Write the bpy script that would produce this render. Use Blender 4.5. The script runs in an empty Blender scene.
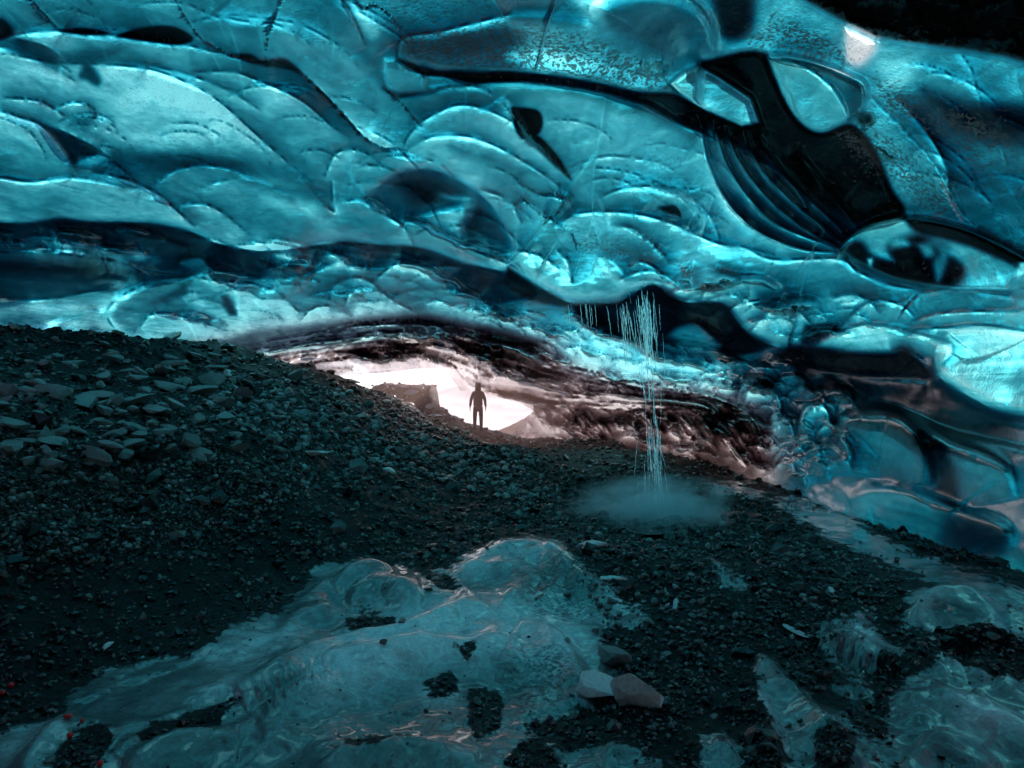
import bpy, bmesh, math, random
import numpy as np
random.seed(7); rng = np.random.default_rng(7)
F = 667.0; CX = 512.0; CY = 384.0; EYE = 1.7
C = bpy.context.scene.collection

# ------------------------------------------------------------ numeric helpers
def sm(x): x = np.clip(x, 0, 1); return x * x * (3 - 2 * x)
_tab = rng.random((64, 64, 64)).astype(np.float32)
def vnoise(x, y, z):
    xi = np.floor(x).astype(int); yi = np.floor(y).astype(int); zi = np.floor(z).astype(int)
    fx = sm(x - xi); fy = sm(y - yi); fz = sm(z - zi); r = 0
    for a in (0, 1):
        for b in (0, 1):
            for c in (0, 1):
                w = (fx if a else 1 - fx) * (fy if b else 1 - fy) * (fz if c else 1 - fz)
                r = r + w * _tab[(xi + a) & 63, (yi + b) & 63, (zi + c) & 63]
    return r * 2 - 1
def fbm(x, y, z, o=4):
    r = 0; a = 1.0; n = 0
    for k in range(o):
        r = r + a * vnoise(x * 2 ** k + 17.3 * k, y * 2 ** k + 5.1 * k, z * 2 ** k + 9.7 * k); n += a; a *= .5
    return r / n
def spline(pts, n=7):
    P = np.array(pts, float)
    if len(P) < 3: return P
    Q = np.vstack([2 * P[0] - P[1], P, 2 * P[-1] - P[-2]]); out = []
    for i in range(1, len(Q) - 2):
        p0, p1, p2, p3 = Q[i - 1], Q[i], Q[i + 1], Q[i + 2]
        for k in range(n):
            t = k / n
            out.append(.5 * ((2 * p1) + (-p0 + p2) * t + (2 * p0 - 5 * p1 + 4 * p2 - p3) * t * t + (-p0 + 3 * p1 - 3 * p2 + p3) * t ** 3))
    out.append(P[-1]); return np.array(out)
def curve_sd(X, Y, S):
    """signed distance (positive to the right of travel, y down) and 0..1 along a curve"""
    best = np.full(X.shape, 1e9); sg = np.zeros(X.shape); u = np.zeros(X.shape)
    L = np.hypot(*(S[1:] - S[:-1]).T); cum = np.concatenate([[0], np.cumsum(L)]); T = cum[-1]
    for i in range(len(S) - 1):
        ax, ay = S[i]; dx, dy = S[i + 1] - S[i]; l2 = dx * dx + dy * dy + 1e-9
        t = np.clip(((X - ax) * dx + (Y - ay) * dy) / l2, 0, 1)
        ex = X - ax - t * dx; ey = Y - ay - t * dy; d = ex * ex + ey * ey
        c = -dy * (X - ax) + dx * (Y - ay); m = d < best
        best = np.where(m, d, best); sg = np.where(m, np.sign(c), sg); u = np.where(m, (cum[i] + t * L[i]) / T, u)
    return np.sqrt(best) * sg, u
def poly_sd(X, Y, P):
    P = np.array(P, float); ins = np.zeros(X.shape, bool); best = np.full(X.shape, 1e9); n = len(P)
    for i in range(n):
        ax, ay = P[i]; bx, by = P[(i + 1) % n]; dx = bx - ax; dy = by - ay
        t = np.clip(((X - ax) * dx + (Y - ay) * dy) / (dx * dx + dy * dy + 1e-9), 0, 1)
        best = np.minimum(best, (X - ax - t * dx) ** 2 + (Y - ay - t * dy) ** 2)
        cond = ((ay > Y) != (by > Y)) & (X < (bx - ax) * (Y - ay) / (by - ay + 1e-12) + ax); ins ^= cond
    return np.sqrt(best) * np.where(ins, 1, -1)

AMP = .85
class Relief:
    """traced ledges, cracks and patches, accumulated on a set of sight-line coordinates"""
    def __init__(s, X, Y, **ch):
        s.X = X; s.Y = Y; s.h = np.zeros(X.shape); s.ch = {k: np.full(X.shape, float(v)) for k, v in ch.items()}
    def near(s, P, m):
        P = np.asarray(P); return np.nonzero((s.X > P[:, 0].min() - m) & (s.X < P[:, 0].max() + m) & (s.Y > P[:, 1].min() - m) & (s.Y < P[:, 1].max() + m))
    def ledge(s, pts, amp, w, dark=0.0, wd=10, taper=.45, rim=.22, edge=.7, raw=False, line=.85):
        S = np.array(pts, float) if raw else spline(pts); ix = s.near(S, max(3.5 * w, 5.5 * wd)); X = s.X[ix]; Y = s.Y[ix]
        d, u = curve_sd(X, Y, S); tp = np.sin(np.pi * np.clip(u, 0, 1)) ** taper if taper else 1.0
        ge = max(edge, min(3.2, w * .12)); ug = 1 / (1 + np.exp(-np.clip(d / ge, -30, 30))); up = 1 / (1 + np.exp(-np.clip(d / edge, -30, 30)))
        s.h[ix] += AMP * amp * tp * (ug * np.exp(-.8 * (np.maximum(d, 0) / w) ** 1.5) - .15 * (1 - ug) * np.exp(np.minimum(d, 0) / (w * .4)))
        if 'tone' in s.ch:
            if line: ln = np.clip(.45 + 1.1 * vnoise(u * (6 + len(S) * .6) + S[0, 0], u * 0 + S[0, 1], u * 0), 0, 1); s.ch['tone'][ix] += tp * line * ln * (np.exp(-((d + 1.1) / 1.15) ** 2) - .45 * np.exp(-((d - 1.3) / 1.2) ** 2))  # dark crease line and bright edge painted along the ledge
            s.ch['tone'][ix] += tp * (2.3 * dark * (1 - up) * np.exp(np.minimum(d, 0) / (wd * 1.6)) - rim * up * np.exp(-(np.maximum(d, 0) / max(8, w * .9)) ** 1.4))  # shaded far side and lit rim of the ledge painted into the tone
    def crack(s, pts, wpx=1.6, depth=.01, dark=1.2, key='dirt', kv=.7):
        if key != 'tone': wpx *= .62; depth *= .6; dark *= .8
        S = spline(pts); ix = s.near(S, 8 * wpx); d, u = curve_sd(s.X[ix], s.Y[ix], S)
        wob = wpx * (0.12 + 1.9 * np.abs(vnoise(u * 30 + S[0, 0], u * 0 + 3.3, u * 0)))
        g = np.exp(-(d / wob) ** 2) * np.sin(np.pi * np.clip(u, .001, .999)) ** .3
        s.h[ix] -= depth * g; s.ch['tone'][ix] += dark * g; s.ch[key][ix] = np.maximum(s.ch[key][ix], kv * g)
    def patch(s, pts, val, soft=6, key='tone', h=0.0, k=1.0, smooth=True):
        P = spline(list(pts) + [pts[0]], 5)[:-1] if smooth else np.array(pts, float)
        ix = s.near(P, 4 * soft); d = poly_sd(s.X[ix], s.Y[ix], P); m = k / (1 + np.exp(-np.clip(2.2 * d / soft, -30, 30)))
        s.ch[key][ix] = s.ch[key][ix] * (1 - m) + val * m
        s.h[ix] += h * m
    def dome(s, cx, cy, rx, ry, amp, ang=0):
        ix = s.near([(cx - rx - ry, cy - rx - ry), (cx + rx + ry, cy + rx + ry)], 30); X = s.X[ix] - cx; Y = s.Y[ix] - cy; c, q = math.cos(ang), math.sin(ang)
        r = ((X * c + Y * q) / rx) ** 2 + ((-X * q + Y * c) / ry) ** 2; s.h[ix] += amp * np.exp(-r * 1.4)

# ------------------------------------------------------------ mesh helpers
def tag(o, label=None, cat=None, group=None, kind=None):
    for k, v in (('label', label), ('category', cat), ('group', group), ('kind', kind)):
        if v: o[k] = v
    return o
def np_mesh(name, V, Fq, mats, smooth=True, parent=None, attrs=None, matidx=None):
    me = bpy.data.meshes.new(name); V = np.asarray(V, np.float32); Fq = np.asarray(Fq, np.int32); n, k = Fq.shape
    me.vertices.add(len(V)); me.vertices.foreach_set('co', V.ravel())
    me.loops.add(n * k); me.loops.foreach_set('vertex_index', Fq.ravel())
    me.polygons.add(n); me.polygons.foreach_set('loop_start', np.arange(0, n * k, k, dtype=np.int32))
    if matidx is not None: me.polygons.foreach_set('material_index', np.asarray(matidx, np.int32))
    me.polygons.foreach_set('use_smooth', np.full(n, smooth, bool))
    me.update(calc_edges=True); me.validate()
    for k2, a in (attrs or {}).items():
        at = me.attributes.new(k2, 'FLOAT', 'POINT'); at.data.foreach_set('value', np.asarray(a, np.float32).ravel())
    for m in (mats if isinstance(mats, (list, tuple)) else [mats]): me.materials.append(m)
    o = bpy.data.objects.new(name, me); C.objects.link(o)
    if parent: o.parent = parent
    return o
def grid_faces(ny, nx, keep=None):
    a = (np.arange(ny - 1)[:, None] * nx + np.arange(nx - 1)[None]); f = np.stack([a, a + 1, a + nx + 1, a + nx], -1)
    return f[keep] if keep is not None else f.reshape(-1, 4)

# ------------------------------------------------------------ materials
def mat(name):
    m = bpy.data.materials.new(name); m.use_nodes = True; nt = m.node_tree; nt.nodes.clear(); return m, nt
class N:
    def __init__(s, nt): s.nt = nt
    def __call__(s, typ, ins=None, **props):
        n = s.nt.nodes.new(typ)
        for k, v in props.items(): setattr(n, k, v)
        for k, v in (ins or {}).items():
            if hasattr(v, 'is_linked') or hasattr(v, 'links'): s.nt.links.new(v, n.inputs[k])
            else: n.inputs[k].default_value = v
        return n
    def m(s, op, a, b=None, c=None, clamp=False):
        ins = {0: a}
        if b is not None: ins[1] = b
        if c is not None: ins[2] = c
        n = s('ShaderNodeMath', ins, operation=op); n.use_clamp = clamp; return n.outputs[0]
    def mix(s, f, a, b):
        n = s('ShaderNodeMix', {0: f, 6: a, 7: b}, data_type='RGBA'); return n.outputs[2]
    def attr(s, name): return s('ShaderNodeAttribute', attribute_name=name).outputs['Fac']
    def noise(s, vec, scale, detail=4, rough=.55, dist=0): return s('ShaderNodeTexNoise', {'Vector': vec, 'Scale': scale, 'Detail': detail, 'Roughness': rough, 'Distortion': dist}).outputs[0]
    def ramp(s, f, a, b): return s('ShaderNodeMapRange', {0: f, 1: a, 2: b, 3: 0.0, 4: 1.0}).outputs[0]

def ice_ceiling_material():
    m, nt = mat('glacier_ice_roof'); n = N(nt); tc = n('ShaderNodeTexCoord').outputs['Object']
    tone, dirt, spk, brown = n.attr('tone'), n.attr('dirt'), n.attr('spk'), n.attr('brown')
    n1 = n.noise(tc, 1.1, 5, .6, .6); n2 = n.noise(tc, 9, 6, .65, .2); n3 = n.noise(tc, 27, 3, .6, .5); n4 = n.noise(tc, 130, 2, .6)
    st = n('ShaderNodeMapping', {'Vector': tc, 'Scale': (1.2, .5, 7.0), 'Rotation': (.15, .3, .5)}).outputs[0]
    n5 = n.noise(st, 1.7, 5, .6, 1.2)
    calm = n.m('MULTIPLY_ADD', brown, -.75, 1.0)
    t = n.m('ADD', tone, n.m('MULTIPLY', n.m('MULTIPLY', n.m('SUBTRACT', n1, .5), .50), calm))
    t = n.m('ADD', t, n.m('MULTIPLY', n.m('SUBTRACT', n2, .5), .30))
    t = n.m('ADD', t, n.m('MULTIPLY', n.m('MULTIPLY', n.m('SUBTRACT', n5, .5), .60), calm))
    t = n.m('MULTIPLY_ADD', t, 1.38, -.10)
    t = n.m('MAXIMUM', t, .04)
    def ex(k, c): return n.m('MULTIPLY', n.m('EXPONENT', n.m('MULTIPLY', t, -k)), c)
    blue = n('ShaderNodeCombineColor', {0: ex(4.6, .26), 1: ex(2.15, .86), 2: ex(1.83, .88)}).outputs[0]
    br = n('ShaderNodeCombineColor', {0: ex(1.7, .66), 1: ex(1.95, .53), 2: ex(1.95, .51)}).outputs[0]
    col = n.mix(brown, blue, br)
    # real grit frozen into the ice: pepper specks and dirty bands
    sp = n.m('LESS_THAN', n3, n.m('ADD', n.m('MULTIPLY', spk, .235), .30))
    sp2 = n.m('MULTIPLY', n.ramp(n4, .44, .36), n.ramp(n2, .42, .60))
    sp = n.m('MAXIMUM', sp, n.m('MULTIPLY', sp2, .75))
    dm = n.m('MULTIPLY', dirt, n.ramp(n3, .70, .42)); dm = n.m('MAXIMUM', dm, n.m('POWER', dirt, 4))
    grit = n.m('MAXIMUM', n.m('MULTIPLY', sp, n.m('MULTIPLY_ADD', spk, .75, .2)), dm, clamp=True)
    col = n.mix(grit, col, (.008, .012, .013, 1))
    bf = n.m('ADD', n.m('MULTIPLY', n2, .015), n.m('ADD', n.m('MULTIPLY', n3, n.m('MULTIPLY_ADD', spk, .014, .003)), n.m('MULTIPLY', n4, .0022)))
    bump = n('ShaderNodeBump', {'Strength': .55, 'Distance': 1.0, 'Height': bf}).outputs[0]
    tr = n('ShaderNodeBsdfTranslucent', {'Color': col, 'Normal': bump}).outputs[0]
    df = n('ShaderNodeBsdfDiffuse', {'Color': col, 'Normal': bump}).outputs[0]
    body = n('ShaderNodeMixShader', {0: n.m('MULTIPLY_ADD', n.m('POWER', dirt, 4), .88, .10), 1: tr, 2: df}).outputs[0]
    rg = n.m('ADD', .02, n.m('MULTIPLY', n2, .07)); rg = n.m('ADD', rg, n.m('MULTIPLY', grit, .2))
    gl = n('ShaderNodeBsdfGlossy', {'Color': (.95, .97, 1, 1), 'Roughness': rg, 'Normal': bump}).outputs[0]
    fr = n('ShaderNodeFresnel', {'IOR': 1.36, 'Normal': bump}).outputs[0]
    o = n('ShaderNodeMixShader', {0: n.m('MULTIPLY', n.m('MULTIPLY', fr, n.m('MULTIPLY_ADD', n.ramp(tone, 1.0, 2.6), -.42, .62)), n.m('SUBTRACT', 1.0, n.m('MULTIPLY', n.m('POWER', dirt, 3), .8))), 1: body, 2: gl}).outputs[0]
    n('ShaderNodeOutputMaterial', {'Surface': o}); return m

def ground_material():
    m, nt = mat('gravel_and_floor_ice'); n = N(nt); tc = n('ShaderNodeTexCoord').outputs['Object']
    ice, dust, pale = n.attr('ice'), n.attr('dust'), n.attr('pale')
    a = n.noise(tc, 2.2, 6, .6, .4); b = n.noise(tc, 14, 6, .7, .3); c = n.noise(tc, 70, 4, .65); d = n.noise(tc, 34, 3, .6)
    vor = n('ShaderNodeTexVoronoi', {'Vector': tc, 'Scale': 26.0, 'Randomness': 1.0}); vd = vor.outputs['Distance']; vc = vor.outputs['Color']
    v = n('ShaderNodeSeparateColor', {0: vc}).outputs[0]
    gv = n.mix(n.m('POWER', v, 2.5), (.006, .006, .006, 1), (.035, .036, .034, 1))
    gv = n.mix(n.m('MULTIPLY', n.ramp(b, .5, .75), .5), gv, (.012, .016, .017, 1))
    gv = n.mix(n.attr('silt'), gv, (.0035, .0035, .0038, 1))  # silt channel: painted shade of the lower bank and other darker patches
    iced = n.mix(n.ramp(a, .3, .72), (.035, .048, .050, 1), (.26, .31, .31, 1))
    iced = n.mix(n.m('MULTIPLY', pale, n.ramp(n.m('ADD', b, n.m('MULTIPLY', a, .6)), .42, .80)), iced, (.85, .87, .87, 1))  # sheen of the floor ice painted in as near-white colour
    sp = n.m('MULTIPLY', n.ramp(c, .40, .33), .75); sp = n.m('MAXIMUM', sp, n.m('MULTIPLY', dust, n.ramp(d, .62, .42)))
    iced = n.mix(sp, iced, (.012, .018, .019, 1))
    edge = n.m('ADD', ice, n.m('ADD', n.m('MULTIPLY', n.m('SUBTRACT', b, .5), 1.1), n.m('MULTIPLY', n.m('SUBTRACT', a, .5), 1.5))); msk = n.ramp(edge, .48, .56)
    col = n.mix(msk, gv, iced)
    hg = n.m('ADD', n.m('MULTIPLY', vd, .03), n.m('MULTIPLY', b, .05)); hi = n.m('ADD', n.m('MULTIPLY', b, .018), n.m('ADD', n.m('MULTIPLY', a, .07), n.m('MULTIPLY', c, .0016)))
    hh = n('ShaderNodeMix', {0: msk, 2: hg, 3: hi}, data_type='FLOAT').outputs[0]
    bump = n('ShaderNodeBump', {'Strength': .6, 'Distance': 1.0, 'Height': hh}).outputs[0]
    rg = n('ShaderNodeMix', {0: msk, 2: .55, 3: n.m('MULTIPLY_ADD', c, .22, .06)}, data_type='FLOAT').outputs[0]
    p = n('ShaderNodeBsdfPrincipled', {'Base Color': col, 'Roughness': rg, 'IOR': 1.45, 'Normal': bump, 'Specular IOR Level': n.m('MULTIPLY_ADD', msk, .35, .2),
        'Coat Weight': n.m('MULTIPLY', msk, .8), 'Coat Roughness': .05}).outputs[0]
    n('ShaderNodeOutputMaterial', {'Surface': p}); return m

def stone_material(name, lo, hi, rough=.42, pw=4.0):
    m, nt = mat(name); n = N(nt); g = n('ShaderNodeNewGeometry'); tc = n('ShaderNodeTexCoord').outputs['Object']
    rnd = g.outputs['Random Per Island']; a = n.noise(tc, 9, 5, .7); b = n.noise(tc, 60, 4, .7)
    col = n.mix(n.m('POWER', rnd, pw), lo, hi); col = n.mix(n.m('MULTIPLY', n.ramp(a, .45, .7), .5), col, tuple(x * .5 for x in lo[:3]) + (1,))
    bump = n('ShaderNodeBump', {'Strength': .5, 'Distance': .01, 'Height': n.m('ADD', a, n.m('MULTIPLY', b, .4))}).outputs[0]
    p = n('ShaderNodeBsdfPrincipled', {'Base Color': col, 'Roughness': n.m('MULTIPLY_ADD', b, .35, rough - .17), 'Normal': bump, 'Specular IOR Level': .38}).outputs[0]
    n('ShaderNodeOutputMaterial', {'Surface': p}); return m
def plain(name, col, rough=.6, bumpscale=0, **kw):
    m, nt = mat(name); n = N(nt); ins = {'Base Color': tuple(col) + (1,), 'Roughness': rough}; ins.update(kw)
    tc = n('ShaderNodeTexCoord').outputs['Object']; a = n.noise(tc, bumpscale or 20, 4, .6)
    ins['Base Color'] = n.mix(n.m('MULTIPLY', a, .5), tuple(col) + (1,), tuple(c * .6 for c in col) + (1,))
    ins['Normal'] = n('ShaderNodeBump', {'Strength': .4, 'Distance': .02, 'Height': a}).outputs[0]
    n('ShaderNodeOutputMaterial', {'Surface': n('ShaderNodeBsdfPrincipled', ins).outputs[0]}); return m

M_ICE = ice_ceiling_material(); M_GROUND = ground_material()
M_GRAVEL = stone_material('wet_gravel', (.006, .006, .006, 1), (.19, .185, .17, 1), .24)
M_STONE = stone_material('wet_stone', (.04, .05, .05, 1), (.22, .26, .25, 1), .34, 2.2)
M_PALE = stone_material('pale_stone', (.42, .46, .45, 1), (.80, .84, .82, 1), .3, 1)
M_SNOW = plain('sunlit_snow', (.90, .83, .80), .7, 1.3)

# ------------------------------------------------------------ roof of the cave
def axis(lo, hi, a, b, st, so):
    return np.concatenate([np.arange(lo, a, so), np.arange(a, b, st), np.arange(b, hi + so, so)])
px = np.concatenate([np.arange(-420, -24, 9), np.arange(-24, 300, 1.5), np.arange(300, 780, 1.0), np.arange(780, 1048, 1.5), np.arange(1048, 1460, 9)])
py = np.concatenate([np.arange(-420, -12, 9), np.arange(-12, 300, 1.5), np.arange(300, 480, .8), np.arange(480, 600, 1.5), np.arange(600, 650, 9)])
PX, PY = np.meshgrid(px, py)
R = Relief(PX, PY, tone=.52, dirt=0, spk=.24, brown=0)
L, K, P = R.ledge, R.crack, R.patch
# broad tones: pale bubbly ice left and centre, clearer deep ice to the right
P([(560, -300), (1500, -300), (1500, 330), (900, 330), (740, 260), (620, 120)], .50, 60)
P([(-60, 60), (120, 60), (260, 90), (330, 170), (240, 150), (90, 130), (-60, 120)], .24, 22)
P([(-60, 292), (120, 290), (330, 300), (560, 320), (700, 350), (760, 400), (600, 372), (420, 322), (250, 345), (-60, 345)], .13, 9)
P([(120, 95), (210, 95), (260, 140), (200, 150), (110, 135)], .18, 10)
P([(140, 50), (256, 70), (330, 110), (400, 150), (330, 150), (230, 90)], .33, 12)
P([(820, 330), (1100, 320), (1100, 430), (980, 405), (930, 370)], .30, 8)
P([(840, 405), (930, 420), (1040, 470), (1100, 560), (850, 500)], .78, 16)
# upper left
K([(22, -10), (45, 15), (60, 30)], 1.5); K([(172, -8), (185, 17), (200, 38), (215, 48), (232, 56), (256, 63)], 1.9)
K([(285, -10), (275, 15), (267, 40), (266, 65)], 2.0)
L([(-20, 42), (30, 33), (60, 31), (85, 34), (118, 36), (150, 41), (178, 44), (205, 50), (256, 63)], .022, 26, .25, 9)
P([(60, 31), (82, 28.5), (108, 33), (85, 34)], 3.2, 1.5); P([(118, 36), (140, 29), (172, 27), (192, 38), (178, 44), (150, 41)], 3.6, 1.6)
P([(-20, 18), (2, 20), (12, 33), (0, 40), (-20, 40)], 3.2, 2.5); P([(232, 55), (250, 55), (262, 63), (250, 62)], 3, 1.5)
L([(-80, 60), (0, 47), (30, 57), (55, 70), (80, 85)], .016, 20, .12, 6)
P([(-8, 42), (20, 38), (45, 46), (65, 60), (50, 63), (25, 56), (0, 47)], 1.15, 3); L([(66, 61), (45, 46), (15, 38)], .010, 9, .2, 5)
P([(60, 56), (90, 50), (118, 50), (105, 60), (70, 63)], .85, 5); P([(118, 58), (160, 64), (130, 64)], .7, 4)
P([(86, 64), (92, 66), (100, 78), (98, 85), (88, 80), (80, 76)], 1.3, 3, h=-.006)
L([(60, 64), (100, 65), (150, 70), (190, 85), (220, 103), (256, 135), (290, 165), (318, 190), (334, 214)], .020, 24, .22, 14)
L([(150, 66), (190, 76), (230, 92), (262, 112)], .009, 12, .2, 6)
L([(190, 73), (230, 72), (256, 80), (300, 100), (330, 125), (350, 140)], .012, 16, .28, 9)
L([(55, 110), (68, 104), (84, 104), (98, 113)], .012, 9, .12, 5); P([(70, 118), (95, 116), (84, 131), (72, 126)], .75, 5)
L([(0, 98), (36, 101), (50, 107), (66, 118)], .010, 12, .2, 6)
L([(-30, 110), (0, 112), (20, 118), (40, 125), (55, 140), (68, 158), (78, 175)], .022, 22, .3, 8)
P([(43, 125), (60, 131), (85, 142), (101, 151), (80, 160), (72, 163), (62, 145)], 1.75, 2); L([(112, 158), (101, 151), (85, 142), (60, 130), (42, 125)], .012, 10, .1, 4)
P([(112, 152), (150, 155), (200, 158), (250, 167), (228, 167), (170, 170), (130, 174), (114, 168)], 1.15, 6); P([(95, 165), (110, 158), (112, 168), (95, 174), (78, 166)], .8, 3)
P([(130, 140), (200, 142), (255, 155), (255, 172), (180, 160), (120, 155)], .5, 8, 'spk')
L([(155, 185), (175, 171), (205, 166), (235, 171), (256, 182)], .016, 14, .35, 6); L([(200, 190), (220, 182), (256, 180), (290, 200), (310, 225)], .014, 14, .25, 6)
L([(-60, 175), (0, 178), (30, 182), (80, 178), (140, 192)], .012, 12, .25, 7)
L([(90, 172), (120, 178), (150, 190), (170, 205), (195, 228)], .010, 10, .3, 6)
L([(180, 205), (205, 205), (225, 215), (250, 236)], .012, 10, .25, 5)
P([(10, 205), (60, 200), (50, 210), (100, 224), (20, 214)], .7, 6); P([(205, 170), (300, 180), (330, 215), (240, 190)], .68, 9)
# deep hollow band across the left
up = [(-60, 216), (0, 223), (30, 223), (60, 219), (90, 222), (150, 224), (190, 232), (215, 243), (256, 251), (300, 248), (345, 242), (375, 245), (412, 247), (435, 252), (460, 262), (490, 269), (512, 275), (532, 286)]
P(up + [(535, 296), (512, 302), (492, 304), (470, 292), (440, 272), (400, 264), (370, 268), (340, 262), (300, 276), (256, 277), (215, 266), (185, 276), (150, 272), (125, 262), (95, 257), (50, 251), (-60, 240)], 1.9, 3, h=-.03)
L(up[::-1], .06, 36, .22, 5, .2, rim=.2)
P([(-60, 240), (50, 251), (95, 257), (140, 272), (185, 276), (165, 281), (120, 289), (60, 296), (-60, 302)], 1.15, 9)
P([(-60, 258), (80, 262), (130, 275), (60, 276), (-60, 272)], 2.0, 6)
L([(185, 276), (165, 274), (140, 270), (115, 259), (90, 257), (60, 252), (25, 247)], .014, 9, .2, 4); L([(-60, 300), (40, 300), (90, 292), (120, 290)], .012, 12, .2, 5)
P([(96, 224), (140, 232), (160, 247), (120, 243)], 2.2, 4); P([(128, 247), (152, 250), (160, 264), (138, 262)], 1.1, 4); P([(178, 262), (200, 259), (206, 266), (190, 269)], 1.0, 2)
L([(178, 268), (182, 260), (200, 258), (209, 266)], .008, 6, .4, 4)
# pale domes at the bottom left
L([(132, 337), (115, 327), (108, 313), (118, 300), (145, 285), (170, 278), (192, 277)], .030, 22, .05, 5, rim=.05)
P([(116, 325), (112, 312), (125, 300), (150, 288), (185, 282), (195, 300), (180, 322), (140, 332)], .40, 6)
P([(150, 304), (175, 290), (185, 285), (184, 296), (163, 303)], 1.1, 3)
L([(140, 328), (150, 316), (165, 314), (185, 318), (210, 326), (228, 332)], .018, 14, .22, 6); L([(192, 277), (215, 281), (240, 283), (262, 284)], .012, 12, .1, 4)
P([(194, 283), (215, 290), (232, 302), (225, 306), (205, 303), (196, 293)], .62, 4); P([(222, 296), (228, 298), (236, 313), (230, 314), (224, 306)], 1.6, 2)
P([(-40, 318), (60, 314), (80, 318), (10, 324)], .4, 4); P([(180, 315), (204, 315), (215, 322), (190, 320)], .7, 2.5)
L([(256, 300), (285, 300), (300, 312), (330, 305)], .010, 10, .2, 5); L([(300, 322), (315, 308), (335, 308), (352, 318)], .010, 10, .3, 6)
L([(330, 300), (335, 285), (355, 278), (372, 283), (392, 300), (420, 315)], .016, 12, .3, 7); L([(345, 310), (350, 292), (362, 288)], .010, 8, .3, 5)
P([(372, 282), (400, 272), (430, 276), (450, 290), (470, 300), (420, 302), (392, 297)], .75, 6); P([(385, 285), (440, 285), (450, 298), (400, 298)], .75, 5, 'spk')
L([(370, 285), (395, 265), (420, 264), (440, 277), (455, 298)], .012, 9, .2, 4)
P([(330, 305), (350, 302), (352, 311), (330, 312)], .6, 4)
# tongue and its neighbours
L([(408, 150), (380, 147), (365, 138), (350, 122), (325, 95), (300, 72), (285, 62), (268, 66)], .026, 30, .30, 9); K([(285, 62), (300, 72), (325, 95), (350, 122), (365, 138), (382, 147), (406, 150)], 1.7)
P([(258, 62), (272, 60), (286, 60), (300, 72), (284, 68), (266, 66)], 3.0, 1.6)
P([(330, -20), (350, 15), (362, 40), (380, 60), (388, 90), (370, 70), (345, 40), (315, 0)], .95, 9); P([(300, 0), (330, 8), (350, 40), (330, 40), (300, 25)], .7, 12)
L([(332, -12), (348, 10), (358, 30), (366, 48)], .014, 14, .2, 8); P([(345, 0), (365, 8), (380, 30), (370, 40), (352, 15)], .25, 5)
P([(365, 40), (400, 45), (403, 55), (385, 58)], .8, 5); K([(352, -8), (362, 8), (376, 6), (392, 18), (402, 32)], 2.0)
P([(385, 60), (400, 60), (424, 70), (422, 90), (395, 92), (386, 80)], .42, 2.5, h=.012); P([(384, 88), (400, 93), (425, 92), (446, 86), (425, 96), (398, 98)], 2.6, 2.0)
P([(422, 70), (445, 69), (475, 84), (450, 87), (424, 90)], .36, 2, h=.01)
L([(398, 98), (425, 92), (450, 87), (480, 88), (500, 102), (514, 118)], .022, 18, .25, 8); P([(400, 98), (440, 92), (485, 92), (505, 112), (450, 105), (420, 118)], .72, 8)
K([(384, 88), (400, 102), (412, 116), (422, 127)], 1.8)
L([(404, 150), (408, 138), (420, 124), (432, 116), (455, 106), (480, 108), (514, 124), (535, 150)], .022, 24, .3, 8); P([(430, 116), (480, 110), (530, 150), (500, 150), (440, 130)], .28, 8, 'spk')
L([(406, 151), (430, 138), (460, 136), (485, 142), (512, 155), (548, 178), (575, 200)], .022, 22, .22, 8); P([(450, 146), (500, 156), (520, 172), (470, 158)], .75, 6)
K([(505, 105), (520, 122), (545, 150), (572, 180)], 1.2)
# hollow with the swirl
L([(500, 215), (480, 195), (455, 180), (430, 170), (405, 172), (385, 182), (366, 197)], .045, 30, .1, 8)
P([(368, 197), (400, 175), (430, 171), (460, 183), (482, 200), (500, 222), (512, 250), (490, 250), (450, 236), (420, 222), (395, 215)], 1.25, 4, h=-.03)
P([(400, 185), (440, 176), (475, 200), (450, 205), (415, 200)], 2.1, 7); P([(420, 217), (440, 210), (458, 206), (468, 198), (476, 206), (464, 222), (462, 238), (445, 230)], .25, 4, h=.02); P([(465, 222), (480, 210), (482, 230), (470, 240)], 1.7, 4)
P([(440, 194), (470, 196), (474, 201), (450, 201)], .35, 3)
L([(335, 205), (345, 202), (362, 202), (385, 215), (404, 228), (414, 247)], .020, 16, .2, 6); P([(340, 207), (365, 206), (400, 232), (385, 240), (345, 238), (336, 225)], .66, 6)
L([(404, 222), (420, 222), (440, 232), (455, 240), (480, 254), (505, 263), (525, 275)], .018, 14, .25, 6); P([(415, 230), (450, 244), (490, 262), (450, 256), (418, 245)], .62, 5)
L([(300, 176), (320, 200), (334, 212), (333, 200), (332, 180)], .006, 10, .1, 5); L([(325, 178), (335, 155), (352, 150), (370, 156), (380, 165)], .010, 14, .15, 8)
L([(480, 190), (500, 196), (512, 205), (522, 225)], .012, 12, .2, 7)
P([(256, 165), (300, 165), (330, 205), (300, 195)], .8, 10); P([(256, 200), (310, 215), (330, 235), (280, 235), (230, 215)], .62, 12)
P([(270, 200), (300, 200), (318, 215), (285, 212)], .25, 8)
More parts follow.
